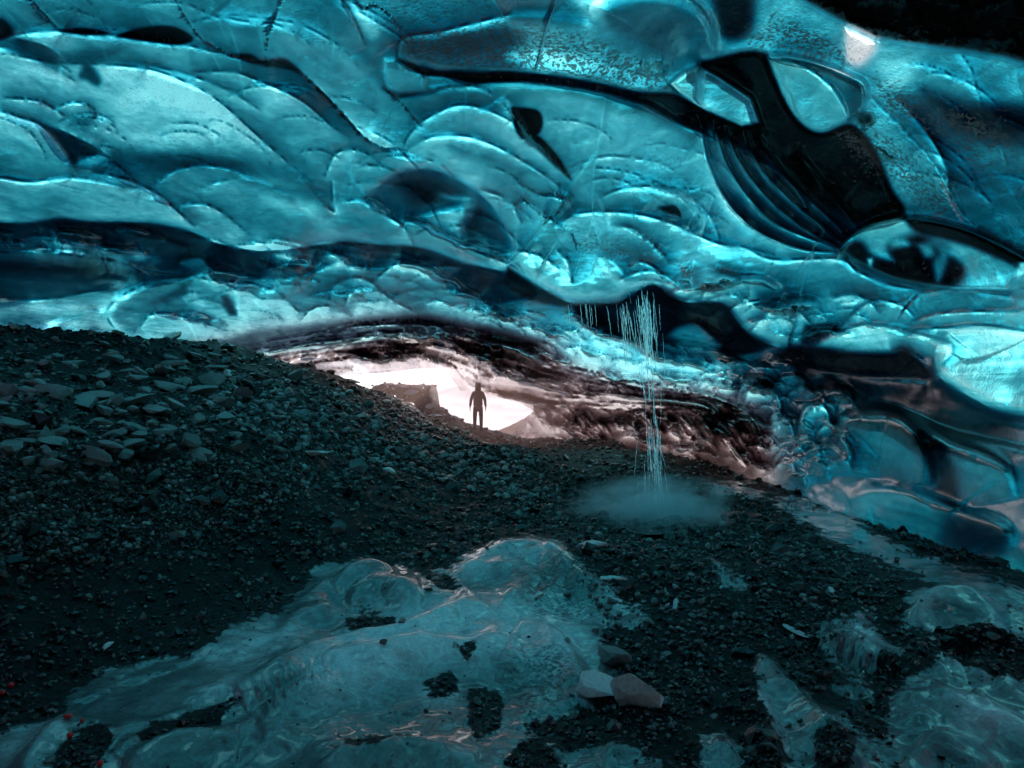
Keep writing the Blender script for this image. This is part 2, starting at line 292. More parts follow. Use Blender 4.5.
# upper middle: peppered dirty roll, long black slot
P([(403, 36), (440, 30), (520, 22), (560, 28), (620, 48), (662, 72), (672, 94), (620, 89), (560, 76), (512, 70), (450, 68), (405, 58)], .85, 6, 'spk')
P([(403, 36), (440, 34), (514, 28), (520, 68), (450, 67), (405, 56)], 1.35, 7); P([(403, 34), (470, 34), (520, 40), (515, 66), (440, 66), (403, 56)], .55, 8, 'dirt')
P([(380, -10), (520, -10), (520, 15), (420, 28), (395, 15)], .55, 6, 'spk'); P([(400, 4), (512, 0), (540, 12), (512, 22), (420, 28)], .62, 8)
L([(398, 70), (402, 40), (440, 32), (480, 22), (520, 14), (570, 18), (600, 26)], .020, 24, .5, 7)
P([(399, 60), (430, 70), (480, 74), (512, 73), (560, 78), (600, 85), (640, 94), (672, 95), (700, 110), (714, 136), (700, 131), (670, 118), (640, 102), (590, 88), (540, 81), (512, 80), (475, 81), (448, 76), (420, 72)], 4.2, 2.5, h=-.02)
P([(520, 78), (600, 90), (660, 112), (700, 140), (712, 165), (690, 140), (640, 112), (570, 92)], 1.4, 9)
L([(465, 80), (512, 80), (540, 82), (590, 89), (640, 101), (680, 119), (702, 134)], .035, 30, .1, 6)
L([(670, 95), (640, 92), (600, 84), (560, 77), (512, 72), (450, 69), (404, 60)], .030, 14, .1, 5)
P([(600, 8), (650, -5), (700, 10), (715, 45), (700, 62), (670, 62), (640, 45), (608, 28)], 1.25, 10, h=.02); P([(575, -10), (605, -6), (598, 22), (585, 30), (570, 15)], .15, 8)
P([(512, 8), (570, 5), (580, 24), (515, 22)], .95, 7); L([(596, 28), (590, 5), (620, -8), (680, -4), (708, 20), (716, 60)], .02, 26, .1, 8)
P([(712, -20), (748, -10), (750, 25), (735, 38), (720, 28)], 3.0, 7); P([(745, 30), (770, 28), (768, 50), (745, 50)], .8, 6, 'spk')
P([(640, 55), (675, 62), (665, 78), (640, 75)], .75, 5, 'dirt'); P([(512, 45), (560, 48), (610, 68), (600, 74), (512, 62)], .30, 6)
# lens pair, black void and draped curtain
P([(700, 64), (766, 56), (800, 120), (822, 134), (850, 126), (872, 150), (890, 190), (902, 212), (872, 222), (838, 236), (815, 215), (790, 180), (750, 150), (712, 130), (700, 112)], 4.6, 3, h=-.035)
P([(671, 83), (686, 70), (701, 65), (722, 77), (752, 97), (762, 124), (742, 128), (706, 112), (684, 97)], .42, 1.8, h=.045, smooth=False); P([(690, 75), (720, 85), (735, 110), (700, 100)], .62, 8)
L([(762, 126), (742, 128), (706, 112), (684, 97), (670, 84), (686, 70), (701, 64)], .02, 14, .2, 5, raw=True)
P([(766, 57), (790, 55), (820, 62), (850, 74), (866, 85), (864, 108), (846, 124), (820, 133), (800, 124), (786, 105), (776, 84)], .50, 2.2, h=.05)
L([(768, 60), (800, 65), (830, 85), (845, 108), (847, 122)], .018, 12, .35, 8); P([(850, 80), (866, 86), (862, 108), (850, 115)], 1.2, 5)
L([(800, 124), (786, 105), (776, 84), (766, 57), (790, 55), (830, 66), (866, 85)], .012, 16, .1, 5)
P([(701, 116), (716, 128), (760, 150), (800, 185), (850, 215), (880, 225), (850, 249), (820, 257), (780, 247), (742, 222), (712, 172)], 1.15, 5)
for i, q in enumerate(([(702, 112), (706, 150), (724, 195), (755, 228), (800, 248), (846, 254)], [(714, 118), (726, 160), (748, 195), (780, 225), (842, 251)], [(724, 122), (740, 160), (768, 197), (808, 230), (846, 250)],
                       [(742, 126), (760, 165), (792, 200), (825, 227), (848, 247)], [(760, 134), (784, 172), (812, 200), (838, 226), (852, 242)], [(800, 150), (822, 180), (842, 205), (858, 228)])):
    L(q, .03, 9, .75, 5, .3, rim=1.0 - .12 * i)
P([(512, 100), (600, 100), (700, 150), (715, 190), (650, 180), (560, 170), (520, 140)], .30, 22)
P([(512, 108), (538, 112), (540, 130), (525, 138), (516, 128)], 4, 1.5); P([(526, 138), (536, 136), (552, 150), (570, 178), (550, 160)], 3.4, 1.5); L([(505, 95), (518, 115), (530, 138), (550, 158), (572, 182)], .024, 20, .3, 8)
for z in ([(640, 140), (655, 145), (668, 175), (650, 168)], [(645, 165), (680, 175), (690, 195), (640, 182)], [(660, 180), (700, 195), (728, 225), (712, 215)], [(560, 180), (600, 175), (690, 180), (640, 190)]):
    P(z, .8, 9, 'spk')
P([(520, 150), (700, 165), (730, 210), (640, 185), (560, 180)], .34, 14, 'spk')
# right: peppered wall, rock band at the top corner
P([(845, 28), (862, 34), (878, 46), (862, 66), (846, 60)], .03, 4, h=.02); P([(845, 28), (862, 34), (878, 46), (862, 66), (846, 60)], .75, 4, 'brown')  # pinkish bright reflection painted into the ice colour
for z in ([(768, 10), (840, 40), (850, 70), (790, 55), (768, 50)], [(860, 75), (905, 85), (925, 110), (890, 120)], [(825, 130), (880, 130), (925, 160), (890, 175), (850, 150)], [(940, 125), (960, 135), (995, 165), (975, 170)], [(920, 100), (990, 120), (1024, 160), (930, 130)], [(880, 160), (950, 185), (940, 220), (900, 190)]):
    P(z, .85, 9, 'spk')
P([(855, 110), (872, 112), (874, 125), (858, 126)], 1, 3, 'dirt'); P([(850, 140), (880, 142), (902, 156), (885, 165)], .7, 5, 'dirt')
P([(880, 60), (925, 70), (935, 95), (915, 108), (885, 85)], .22, 10); P([(924, 92), (960, 104), (1010, 104), (1060, 115), (1060, 150), (1000, 142), (955, 128)], 2.3, 10); P([(955, 55), (1060, 75), (1060, 100), (960, 90)], .55, 12)
P([(893, 100), (930, 110), (945, 150), (925, 150), (900, 125)], 1.2, 10); P([(950, 175), (1060, 160), (1060, 235), (990, 225)], .95, 16)
K([(870, 95), (905, 130), (940, 170), (965, 215), (1000, 240), (1040, 252)], 2.6, .012, .8, kv=.1); K([(940, 180), (950, 200), (963, 222)], 1.6, .01, .3, 'brown', .7); L([(893, 95), (925, 130), (945, 165), (950, 200)], .014, 20, .5, 12)
rk = [(785, -10), (840, 20), (875, 37), (905, 42), (950, 48), (1000, 56), (1060, 72), (1500, 150), (1500, -500), (700, -500), (720, -60)]
P(rk, 1.0, 2.0, 'dirt', h=.05, smooth=False); P(rk, 2.0, 3, smooth=False)
K([(870, 44), (905, 40), (940, 46)], 3, -.01, -.3, kv=.3)
# fish shaped blister
P([(838, 251), (850, 236), (875, 223), (905, 218), (940, 222), (985, 236), (1030, 262), (1030, 290), (980, 290), (940, 288), (900, 281), (868, 268)], .48, 2, h=.02)
L([(836, 251), (850, 235), (875, 222), (905, 217), (940, 221), (980, 234), (1040, 266)], .022, 16, .4, 10); L([(1040, 290), (980, 290), (940, 288), (900, 281), (868, 268), (850, 258), (838, 252)], .02, 14, .3, 5)
P([(905, 217), (940, 221), (985, 235), (1040, 262), (1040, 280), (1010, 262), (965, 243), (920, 232)], 3.6, 3); P([(838, 252), (858, 243), (872, 257), (895, 262), (890, 248), (905, 240), (925, 237), (940, 250), (962, 268), (955, 284), (910, 283), (870, 269)], 3.4, 4)
P([(926, 240), (940, 238), (950, 250), (945, 275), (936, 284), (932, 262), (938, 252)], .9, 4); P([(915, 243), (930, 243), (936, 254), (925, 258)], .6, 3); P([(890, 240), (905, 238), (912, 246), (892, 250)], .5, 3); P([(866, 258), (873, 258), (873, 266), (868, 266)], .02, 1.5); P([(1018, 262), (1026, 262), (1026, 282), (1016, 280)], .02, 2)
P([(768, 262), (840, 262), (900, 285), (920, 292), (905, 300), (840, 300), (768, 280)], .66, 9); P([(768, 264), (850, 270), (900, 288), (880, 298), (800, 290)], .45, 8, 'spk')
L([(745, 248), (775, 260), (838, 259), (858, 272), (890, 285), (920, 290)], .016, 16, .4, 5); K([(918, 294), (905, 308), (898, 318)], 1.8)
L([(895, 305), (925, 293), (965, 290), (1040, 302)], .016, 18, .15, 5); L([(912, 322), (950, 313), (1040, 311)], .012, 14, .25, 6); L([(905, 338), (920, 330), (950, 328), (985, 326), (1040, 334)], .022, 20, .35, 5)
L([(1100, 422), (1024, 417), (1000, 413), (975, 400), (940, 378), (935, 350), (948, 332)], .05, 34, .1, 8)
# middle right: arch, pillows and pepper fields
L([(597, 199), (620, 190), (650, 187), (680, 195), (705, 210), (718, 235), (717, 246)], .022, 20, .18, 8); P([(659, 208), (674, 206), (681, 216), (670, 214)], 3.6, 1.5, h=-.01); P([(650, 210), (700, 222), (712, 236), (690, 230)], .6, 5)
L([(553, 228), (575, 215), (605, 212), (640, 215), (675, 225), (715, 243), (745, 248), (775, 256)], .026, 26, .35, 9); L([(610, 226), (630, 228), (645, 237), (660, 250), (670, 264)], .012, 14, .5, 6); K([(624, 227), (645, 238), (660, 250), (668, 262)], 1.8)
P([(578, 230), (620, 234), (650, 250), (658, 264), (610, 258), (575, 248)], .9, 6, 'spk'); P([(678, 263), (730, 268), (738, 278), (700, 286), (684, 280)], .95, 5, 'spk'); P([(590, 232), (640, 236), (655, 258), (600, 254)], .6, 7)
K([(571, 233), (575, 242), (576, 250)], 2.2); K([(682, 268), (692, 280), (694, 288)], 1.6, key='brown', dark=-.2)
L([(512, 205), (528, 202), (545, 215), (562, 228)], .014, 14, .3, 7); L([(512, 180), (540, 195), (565, 200), (560, 218)], .010, 12, .3, 6, rim=.1); K([(515, 192), (530, 205), (548, 218), (560, 210), (562, 198), (548, 186)], 1.8)
L([(556, 250), (568, 262), (572, 285)], .01, 10, .3, 6); L([(596, 256), (610, 260), (622, 270), (624, 282)], .014, 14, .5, 6); P([(600, 255), (620, 262), (624, 278), (606, 268)], .5, 5); L([(615, 282), (640, 272), (662, 274), (685, 290)], .012, 10, .3, 5)
L([(512, 250), (540, 256), (560, 270)], .012, 12, .3, 6); L([(628, 268), (640, 262), (655, 268), (662, 280)], .01, 8, .4, 5)
lip = [(508, 264), (530, 281), (550, 293), (570, 303), (600, 304), (620, 302), (640, 290), (655, 285), (670, 297), (688, 303), (712, 302), (726, 306), (740, 326), (760, 342), (790, 350)]
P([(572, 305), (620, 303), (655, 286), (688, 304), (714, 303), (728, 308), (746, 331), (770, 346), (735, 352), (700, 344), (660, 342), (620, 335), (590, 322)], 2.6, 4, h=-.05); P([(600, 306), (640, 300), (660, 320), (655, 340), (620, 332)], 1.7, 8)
P([(508, 268), (530, 284), (568, 304), (560, 306), (535, 300), (508, 286)], 3.0, 2.5); L(lip[::-1], .24, 62, .2, 8, .25, rim=.18)
L([(664, 338), (674, 326), (695, 322), (712, 334), (728, 348)], .02, 12, .3, 5); P([(668, 336), (678, 327), (696, 325), (712, 338), (720, 348), (690, 346)], .8, 3)
P([(640, 345), (700, 350), (740, 358), (790, 352), (790, 362), (700, 360), (640, 350)], 1.4, 5)
L([(700, 301), (712, 284), (740, 276), (768, 280), (795, 300)], .022, 18, .25, 6); L([(726, 316), (740, 304), (780, 301), (800, 318)], .018, 14, .35, 6); L([(750, 332), (770, 312), (795, 310), (812, 325)], .016, 12, .4, 6)
L([(832, 300), (850, 294), (868, 301), (880, 315)], .012, 10, .4, 6); L([(840, 328), (870, 302), (900, 305), (915, 318)], .02, 16, .25, 6); P([(832, 300), (845, 296), (866, 301), (850, 306)], .08, 2)
L([(806, 352), (840, 332), (870, 325), (905, 331), (945, 342), (952, 352), (940, 366)], .035, 20, .25, 6); L([(890, 352), (905, 350), (925, 362), (932, 376)], .018, 12, .5, 6)
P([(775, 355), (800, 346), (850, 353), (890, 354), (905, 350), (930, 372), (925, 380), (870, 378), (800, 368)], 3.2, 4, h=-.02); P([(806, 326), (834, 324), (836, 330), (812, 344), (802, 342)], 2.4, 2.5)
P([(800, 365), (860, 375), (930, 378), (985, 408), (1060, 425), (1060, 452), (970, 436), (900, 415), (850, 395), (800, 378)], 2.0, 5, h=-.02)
# right foot of the wall: big wet bulges
L([(833, 475), (836, 430), (850, 413), (880, 410), (903, 416), (922, 436), (930, 458), (930, 486)], .08, 40, .4, 8, rim=.0); L([(888, 412), (920, 420), (950, 440), (990, 455), (1012, 472), (1018, 498)], .05, 34, .9, 9, rim=0)
L([(846, 498), (870, 486), (905, 488), (960, 508), (998, 520), (1012, 534), (1010, 550)], .05, 26, .35, 8); P([(940, 512), (990, 520), (1010, 540), (990, 556), (940, 545)], 1.9, 9); P([(880, 500), (940, 510), (930, 540), (870, 520)], .9, 12)
P([(905, 425), (925, 425), (948, 455), (958, 492), (945, 505), (930, 470)], 2.4, 5); P([(1015, 420), (1090, 440), (1090, 620), (1020, 560), (1015, 500)], 1.0, 10); P([(880, 405), (930, 405), (925, 425), (890, 415)], 2.2, 4)
L([(800, 430), (805, 398), (825, 380), (845, 388), (870, 400)], .03, 22, .3, 7); P([(800, 376), (830, 380), (838, 398), (822, 403), (806, 392)], .9, 5)
for q in ([(768, 452), (770, 418), (782, 412), (792, 425), (797, 448)], [(797, 450), (800, 415), (818, 402), (832, 420), (836, 455)], [(740, 420), (748, 392), (765, 385), (780, 400), (782, 420)], [(806, 478), (808, 462), (820, 458), (828, 468), (828, 482)], [(782, 486), (790, 472), (804, 474), (808, 486)], [(835, 445), (842, 438), (852, 452), (850, 470)],
          [(768, 395), (780, 378), (800, 375), (812, 388)], [(735, 405), (742, 385), (752, 378)]):
    L(q, .03, 11, .45, 6)
P([(740, 470), (830, 470), (850, 495), (890, 540), (960, 560), (960, 620), (740, 620)], .9, 9); P([(790, 455), (840, 450), (842, 490), (790, 488)], 1.0, 6)
# far end: brown, clear rippled ice, warm mouth glow painted into its colour
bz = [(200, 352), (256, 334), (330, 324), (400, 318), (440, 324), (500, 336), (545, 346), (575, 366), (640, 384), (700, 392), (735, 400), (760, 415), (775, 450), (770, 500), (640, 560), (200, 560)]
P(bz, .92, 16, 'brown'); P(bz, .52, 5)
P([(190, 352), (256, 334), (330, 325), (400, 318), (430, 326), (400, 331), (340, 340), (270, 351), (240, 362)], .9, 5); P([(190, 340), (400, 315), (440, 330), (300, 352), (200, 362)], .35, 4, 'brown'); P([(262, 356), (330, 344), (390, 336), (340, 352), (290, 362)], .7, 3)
P([(330, 366), (390, 350), (430, 338), (475, 342), (520, 368), (560, 395), (600, 404), (690, 404), (700, 412), (600, 416), (540, 412), (480, 402), (440, 375)], .30, 7)
P([(690, 398), (730, 402), (760, 420), (765, 470), (690, 478), (680, 440)], 1.2, 9); P([(560, 418), (680, 425), (690, 460), (600, 455)], 1.0, 8)
rr = random.Random(11); CD = .5
def crescents(n, zone, rlo, rhi, amp, dark, ang=0.0, spread=.5, asp=.55, rim=.15, wf=.55, ln_=.6):
    Z = np.array(zone, float); k = 0
    while k < n:
        cx = rr.uniform(Z[:, 0].min(), Z[:, 0].max()); cy = rr.uniform(Z[:, 1].min(), Z[:, 1].max())
        if poly_sd(np.array([cx]), np.array([cy]), Z)[0] < 0: continue
        k += 1; r = rlo * (rhi / rlo) ** rr.random(); a = ang + rr.uniform(-spread, spread); s0 = rr.uniform(-.2, .2); ps = []
        for i in range(7):
            th = math.pi * (.06 + .88 * i / 6 + s0 * .15); u = -math.cos(th) * r * rr.uniform(.93, 1.07); v = -math.sin(th) * r * asp * rr.uniform(.9, 1.1)
            ps.append((cx + u * math.cos(a) - v * math.sin(a), cy + u * math.sin(a) + v * math.cos(a)))
        L(ps, amp * rr.uniform(.6, 1.3) * r / 16, r * wf, CD * dark * rr.uniform(.4, 1.2), max(2, r * .16), .5, rim=rim * .8, edge=.7, line=ln_)
far = [(330, 366), (400, 330), (440, 326), (500, 338), (545, 350), (580, 372), (700, 396), (760, 420), (765, 470), (640, 478), (540, 440), (535, 408), (460, 385), (440, 366)]
crescents(110, far, 6, 22, .040, .8, .35, .35, .5, .35)
def between(A, B, t, u0, u1, n=9):
    A = spline(A, 12); B = spline(B, 12); u = np.linspace(u0, u1, n); f = lambda S: np.stack([np.interp(u, np.linspace(0, 1, len(S)), S[:, 0]), np.interp(u, np.linspace(0, 1, len(S)), S[:, 1])], -1)
    q = f(A) * (1 - t) + f(B) * t; q[:, 1] += np.array([rr.uniform(-1.3, 1.3) for _ in range(n)]); return q
UA = [(236, 345), (330, 327), (400, 320), (450, 326), (500, 338), (575, 366), (640, 382), (700, 392), (750, 412), (772, 455)]; UB = [(300, 378), (345, 374), (400, 370), (446, 368), (470, 394), (530, 408), (600, 412), (690, 416), (720, 440), (745, 470)]
for i in range(120):
    t_ = rr.random(); u0 = rr.uniform(-.1, .9); ln = rr.uniform(.06, .30); q = between(UA, UB, t_, max(0, u0), min(1, u0 + ln))
    if rr.random() < .25: q = q[::-1]
    L(q, rr.uniform(.008, .030), rr.uniform(4, 11), rr.uniform(.02, .18), 4, .5, rim=rr.uniform(.1, .4), edge=.6, line=rr.uniform(.6, 1.5))
LB = [(560, 450), (620, 462), (680, 470), (740, 485)]
for i in range(70):
    x0 = rr.uniform(535, 735); y0 = 410 + rr.uniform(-3, 14) + max(0, x0 - 700) * .2; ln = rr.uniform(12, 34) * (.4 + .6 * (x0 - 530) / 200); q = [(x0 + ln * .9 * u ** .7 * (-1 if rr.random() < 0 else 1) - 10, y0 + ln * u ** 1.3) for u in (0, .25, .5, .75, 1)]
    L(q, rr.uniform(.008, .022), rr.uniform(4, 9), rr.uniform(.1, .6), 4, .5, rim=rr.uniform(.2, .7), edge=.6, line=rr.uniform(.6, 1.3))
crescents(50, [(520, 395), (700, 400), (760, 425), (760, 470), (560, 450), (535, 415)], 7, 24, .020, .8, .45, .25, .28, .5)
crescents(46, [(340, 362), (400, 334), (440, 328), (520, 350), (560, 390), (440, 368)], 14, 34, .030, .9, .25, .2, .22, .3)
crescents(90, [(430, 318), (560, 315), (640, 345), (760, 365), (800, 400), (720, 395), (640, 380), (560, 350)], 8, 26, .030, .3, .25, .3, .45, .2, ln_=.45)
crescents(42, [(650, 290), (720, 280), (840, 300), (910, 330), (800, 345), (740, 330)], 10, 30, .022, .35, .05, .3, .45, .2, ln_=.4)
crescents(18, [(700, 365), (780, 365), (840, 400), (830, 470), (780, 470), (760, 420), (700, 390)], 12, 26, .016, .4, .2, .3, .9, .1)
crescents(44, [(690, 388), (760, 382), (850, 402), (845, 482), (780, 480), (740, 440)], 8, 15, .016, .35, .15, .25, 1.25, .3)
crescents(26, [(180, 285), (330, 285), (430, 300), (560, 330), (420, 318), (300, 325), (200, 335)], 10, 36, .012, .15, .1, .3, .35, .12, ln_=.3)
crescents(44, [(-20, 225), (120, 226), (200, 236), (330, 246), (440, 256), (520, 285), (440, 275), (330, 270), (200, 262), (-20, 250)], 9, 34, .012, .2, .12, .15, .2, .75)
crescents(26, [(200, 260), (300, 262), (380, 262), (480, 300), (500, 320), (330, 290), (220, 280)], 9, 28, .016, .25, .1, .3, .35, .2, ln_=.4)
crescents(26, [(0, 170), (300, 190), (480, 260), (560, 290), (560, 200), (500, 150), (330, 160), (0, 110)], 18, 60, .0035, .14, .35, .35, .4, .02)
crescents(14, [(-20, 0), (400, 10), (400, 150), (0, 110)], 24, 80, .003, .12, .3, .35, .35, .0)
crescents(50, [(-420, -400), (1450, -400), (1450, -30), (-420, -30)], 40, 150, .02, .5, .2, .5, .45, .1); crescents(30, [(-420, -100), (-40, -100), (-40, 400), (-420, 400)], 30, 110, .02, .5, .2, .5, .45, .1); crescents(30, [(1060, -100), (1450, -100), (1450, 500), (1060, 500)], 30, 110, .02, .5, .2, .5, .45, .1)
crescents(8, [(560, 120), (700, 160), (740, 240), (560, 200)], 20, 60, .003, .10, .3, .3, .4, .0); crescents(12, [(870, 60), (1030, 80), (1030, 230), (900, 200)], 20, 60, .004, .25, .7, .4, .4, .0)

# distance of the vault along each sight line: low arch that runs down to the mouth
a = np.maximum((CY - PY) / (F * 3.87) + 1 / 30., .002); b = np.maximum(PX - CX, 0) / (F * 5.5); c = np.maximum(CX - PX, 0) / (F * 9.0)
D = (a ** 3 + b ** 3 + c ** 3 + 0.034 ** 3) ** (-1 / 3.)
XW = (PX - CX) / F * D; ZW = (CY - PY) / F * D
nz = fbm(XW * .5, D * .35, ZW * .5, 3) * .05 + fbm(XW * 1.6, D * 1.1, ZW * 1.6, 3) * .014 + fbm(XW * 5, D * 3.5, ZW * 5, 3) * .0028
R.ch['tone'] += 1.3 * sm((-25 - PY) / 150) + .9 * sm((-60 - PX) / 200) + .9 * sm((PX - 1080) / 200)  # unseen roof beyond the view darkened to make the floor light directional
R.patch([(150, -60), (900, -60), (980, -320), (50, -320)], .38, 40)  # unseen thin bright spot added overhead to light the foreground floor
dr = R.ch['dirt']; nz = nz + (dr > .6) * (fbm(XW * 5, D * 5, ZW * 5, 4) * .07) * dr
D = D * (1 - np.clip(R.h, -.12, .33) + nz)
hole = poly_sd(PX, PY, [(318, 381), (345, 375), (375, 374), (402, 371), (428, 368), (446, 369), (452, 380), (460, 391), (480, 396), (502, 399), (519, 403), (533, 411), (524, 418), (508, 426), (488, 434), (486, 470), (300, 470)])
inside = hole > 0
V = np.stack([(PX - CX) / F * D, D, (CY - PY) / F * D + EYE], -1)
keep = ~(inside[:-1, :-1] | inside[1:, 1:] | inside[:-1, 1:] | inside[1:, :-1])
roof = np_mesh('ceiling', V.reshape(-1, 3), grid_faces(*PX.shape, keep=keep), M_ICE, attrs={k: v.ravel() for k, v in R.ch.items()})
tag(roof, 'scalloped translucent blue glacier ice vault of the cave', None, None, 'structure')

# the vault carries on behind the camera, darkened to hold back its light
ny, nx = 40, 60; Yv = np.linspace(2.2, -14, ny)[:, None] + np.zeros((1, nx)); TH = np.linspace(-.25, math.pi + .25, nx)[None] + np.zeros((ny, 1))
cl = np.sqrt(np.clip((Yv + 15) / 4, 0, 1)); rad = 1 + .07 * fbm(np.cos(TH) * 3, Yv * .6, np.sin(TH) * 3, 4)
Vb = np.stack([np.cos(TH) * 6.6 * rad * cl - .4, Yv, np.sin(TH) * 4.6 * rad * cl + .6], -1)
bk = np_mesh('ceiling', Vb.reshape(-1, 3), grid_faces(ny, nx), M_ICE, attrs={'tone': np.full(ny * nx, 2.1), 'dirt': np.zeros(ny * nx), 'spk': np.full(ny * nx, .1), 'brown': np.zeros(ny * nx)})
tag(bk, None, None, None, 'structure')

# ------------------------------------------------------------ floor
def interp(y, ys, vs): return np.interp(y, ys, vs)
def floor_z(x, y, detail=True):
    foot = interp(y, [0, 3.6, 5.8, 7.3, 11, 16, 21, 25, 30], [-3.2, -2.75, -1.95, -.9, -.7, -.4, -.5, -1.0, -1.2])
    crest = interp(y, [0, 8, 13.5, 18, 20, 22.5, 25, 30], [-6.3, -6.4, -6.3, -5.6, -4.6, -2.9, -2.6, -2.4])
    hz = interp(y, [0, 8, 13.5, 18, 20, 21.8, 23.2, 24.5, 27, 60], [2.3, 2.42, 2.62, 2.15, 1.78, 1.45, 1.15, .2, -.4, -.5])
    u = np.clip((foot - x) / (foot - crest), 0, 1)
    prof = .62 * sm(u) + .38 * u
    terr = .36 * sm((u - .27) / .12) * sm((.80 - u) / .45) * np.clip((15 - y) / 6, 0, 1)
    z = hz * prof + terr - .06
    z = z - .34 * np.exp(-((x - 2.2) / 2.1) ** 2 - ((y - 10.4) / 2.9) ** 2)                        # basin of the waterfall
    z = z - .30 * sm((x - 2.6) / 3) * sm((y - 4) / 5)                                              # channel by the wall
    z = z + .05 * np.exp(-((x + .1) / .9) ** 2 - ((y - 6.9) / .6) ** 2)                            # pale ice hummock
    z = z + .16 * np.exp(-((x - 2.9) / 1.3) ** 2 - ((y - 5.6) / .9) ** 2) + .12 * np.exp(-((x - .9) / .8) ** 2 - ((y - 6.4) / .8) ** 2)
    z = z + .30 * np.exp(-((x + .3) / 1.2) ** 2 - ((y - 15.5) / 1.6) ** 2)                         # gravel heap in the middle distance
    z = z + .42 * np.exp(-((x + .9) / 1.3) ** 2 - ((y - 23.6) / 1.5) ** 2) - .30 * sm((y - 17) / 6) * (x > -9) - .085 * np.maximum(y - 25.2, 0)
    blk = 1.80 * sm((x + 5.2) / .8) * sm((-2.40 - x) / .22) * sm((y - 20.6) / .7) * sm((23.4 - y) / .4); z = np.where(blk > .16, np.maximum(z, blk - .15), z)
    if detail:
        z = z + fbm(x * .8, y * .8, x * 0 + 2.2, 3) * .13 + fbm(x * 2.6, y * 2.6, x * 0 + 8.2, 4) * (.035 + .11 * sm(u * 3) * sm((1.02 - u) * 14 + .3))
    return z
gx = axis(-520, 1500, -20, 1044, 2.0, 14); rows = np.concatenate([np.geomspace(.7, 2.6, 24)[:-1], np.geomspace(2.6, 24, 470), np.geomspace(24.2, 42, 40)])
GX, GY = np.meshgrid(gx, rows); XG = (GX - CX) / F * GY; ZG = floor_z(XG, GY)
gpy = CY + F * (EYE - ZG) / GY
G = Relief(GX, gpy, silt=0, ice=0, dust=.25, pale=0, tone=0)  # silt holds the painted dark patches, not a deposit
g = G.patch
ICE = [[(300, 590), (318, 566), (352, 560), (395, 563), (436, 572), (462, 556), (500, 543), (540, 538), (566, 548), (588, 572), (606, 586), (612, 610), (598, 640), (612, 664), (604, 700), (560, 716), (520, 728), (560, 742), (620, 748), (672, 775), (700, 900), (-300, 900), (-300, 770), (-40, 728), (60, 690), (130, 664), (196, 650), (230, 622), (276, 612)],
       [(752, 652), (775, 668), (800, 692), (838, 716), (862, 742), (892, 775), (900, 900), (800, 900), (790, 770), (772, 730), (758, 690)],
       [(905, 592), (940, 586), (985, 596), (1060, 640), (1200, 700), (1200, 900), (960, 900), (900, 768), (890, 730), (905, 690), (935, 668), (925, 640), (905, 625)],
       [(818, 626), (836, 620), (872, 622), (890, 640), (903, 657), (880, 658), (850, 652), (826, 640)],
       [(822, 648), (850, 652), (872, 662), (860, 670), (835, 662)], [(828, 690), (850, 680), (872, 688), (868, 700), (840, 702)],
       [(600, 600), (630, 606), (650, 622), (626, 628), (600, 618)], [(700, 482), (730, 480), (762, 492), (745, 498), (715, 493)], [(775, 498), (820, 510), (850, 530), (830, 528), (790, 512)],
       [(800, 505), (850, 520), (900, 545), (1000, 580), (1100, 620), (1100, 650), (1000, 600), (920, 575), (850, 548)], [(710, 560), (735, 572), (745, 590), (725, 588)], [(905, 700), (930, 690), (960, 720), (930, 750), (900, 730)], [(700, 735), (735, 740), (740, 775), (705, 775)]]
for q in ICE: g(q, 1, 15, 'ice')
PAINTED_DARK = [[(-60, 592), (0, 582), (130, 554), (230, 528), (300, 500), (420, 484), (480, 505), (440, 548), (300, 570), (230, 612), (130, 662), (-60, 712)], [(20, 335), (200, 350), (260, 380), (150, 385), (20, 372)], [(620, 640), (700, 600), (760, 640), (760, 720), (690, 760), (640, 740)], [(440, 455), (560, 448), (600, 475), (520, 492), (450, 480)], [(600, 455), (760, 465), (780, 490), (640, 500)]]
for q in PAINTED_DARK: g(q, 1, 22, 'silt', k=.9)  # shade of the lower bank painted into the gravel; other patches simply darker
for q in ([(345, 616), (365, 613), (392, 618), (382, 634), (350, 634)], [(470, 698), (492, 690), (502, 704), (498, 730), (478, 738), (470, 720)], [(425, 688), (450, 676), (455, 690), (438, 698)], [(140, 735), (190, 716), (240, 700), (215, 722), (160, 745)], [(-40, 705), (40, 700), (60, 712), (0, 724), (-40, 726)], [(40, 768), (80, 740), (110, 742), (90, 775)],
          [(330, 745), (380, 738), (430, 742), (400, 748), (345, 752)], [(455, 655), (475, 652), (468, 668)], [(500, 768), (520, 745), (545, 745), (560, 775)], [(430, 580), (450, 575), (455, 590), (435, 592)], [(815, 745), (850, 735), (850, 775), (820, 775)], [(925, 640), (1040, 640), (1100, 690), (1000, 680), (950, 665)]):
    g(q, 0, 11, 'ice')
for q in ([(505, 660), (545, 655), (578, 680), (576, 712), (530, 728), (505, 700)], [(520, 565), (560, 568), (600, 592), (606, 608), (560, 620), (525, 604)], [(390, 700), (470, 720), (500, 740), (400, 735)], [(780, 680), (840, 730), (870, 768), (820, 740)]): g(q, .95, 8, 'dust')
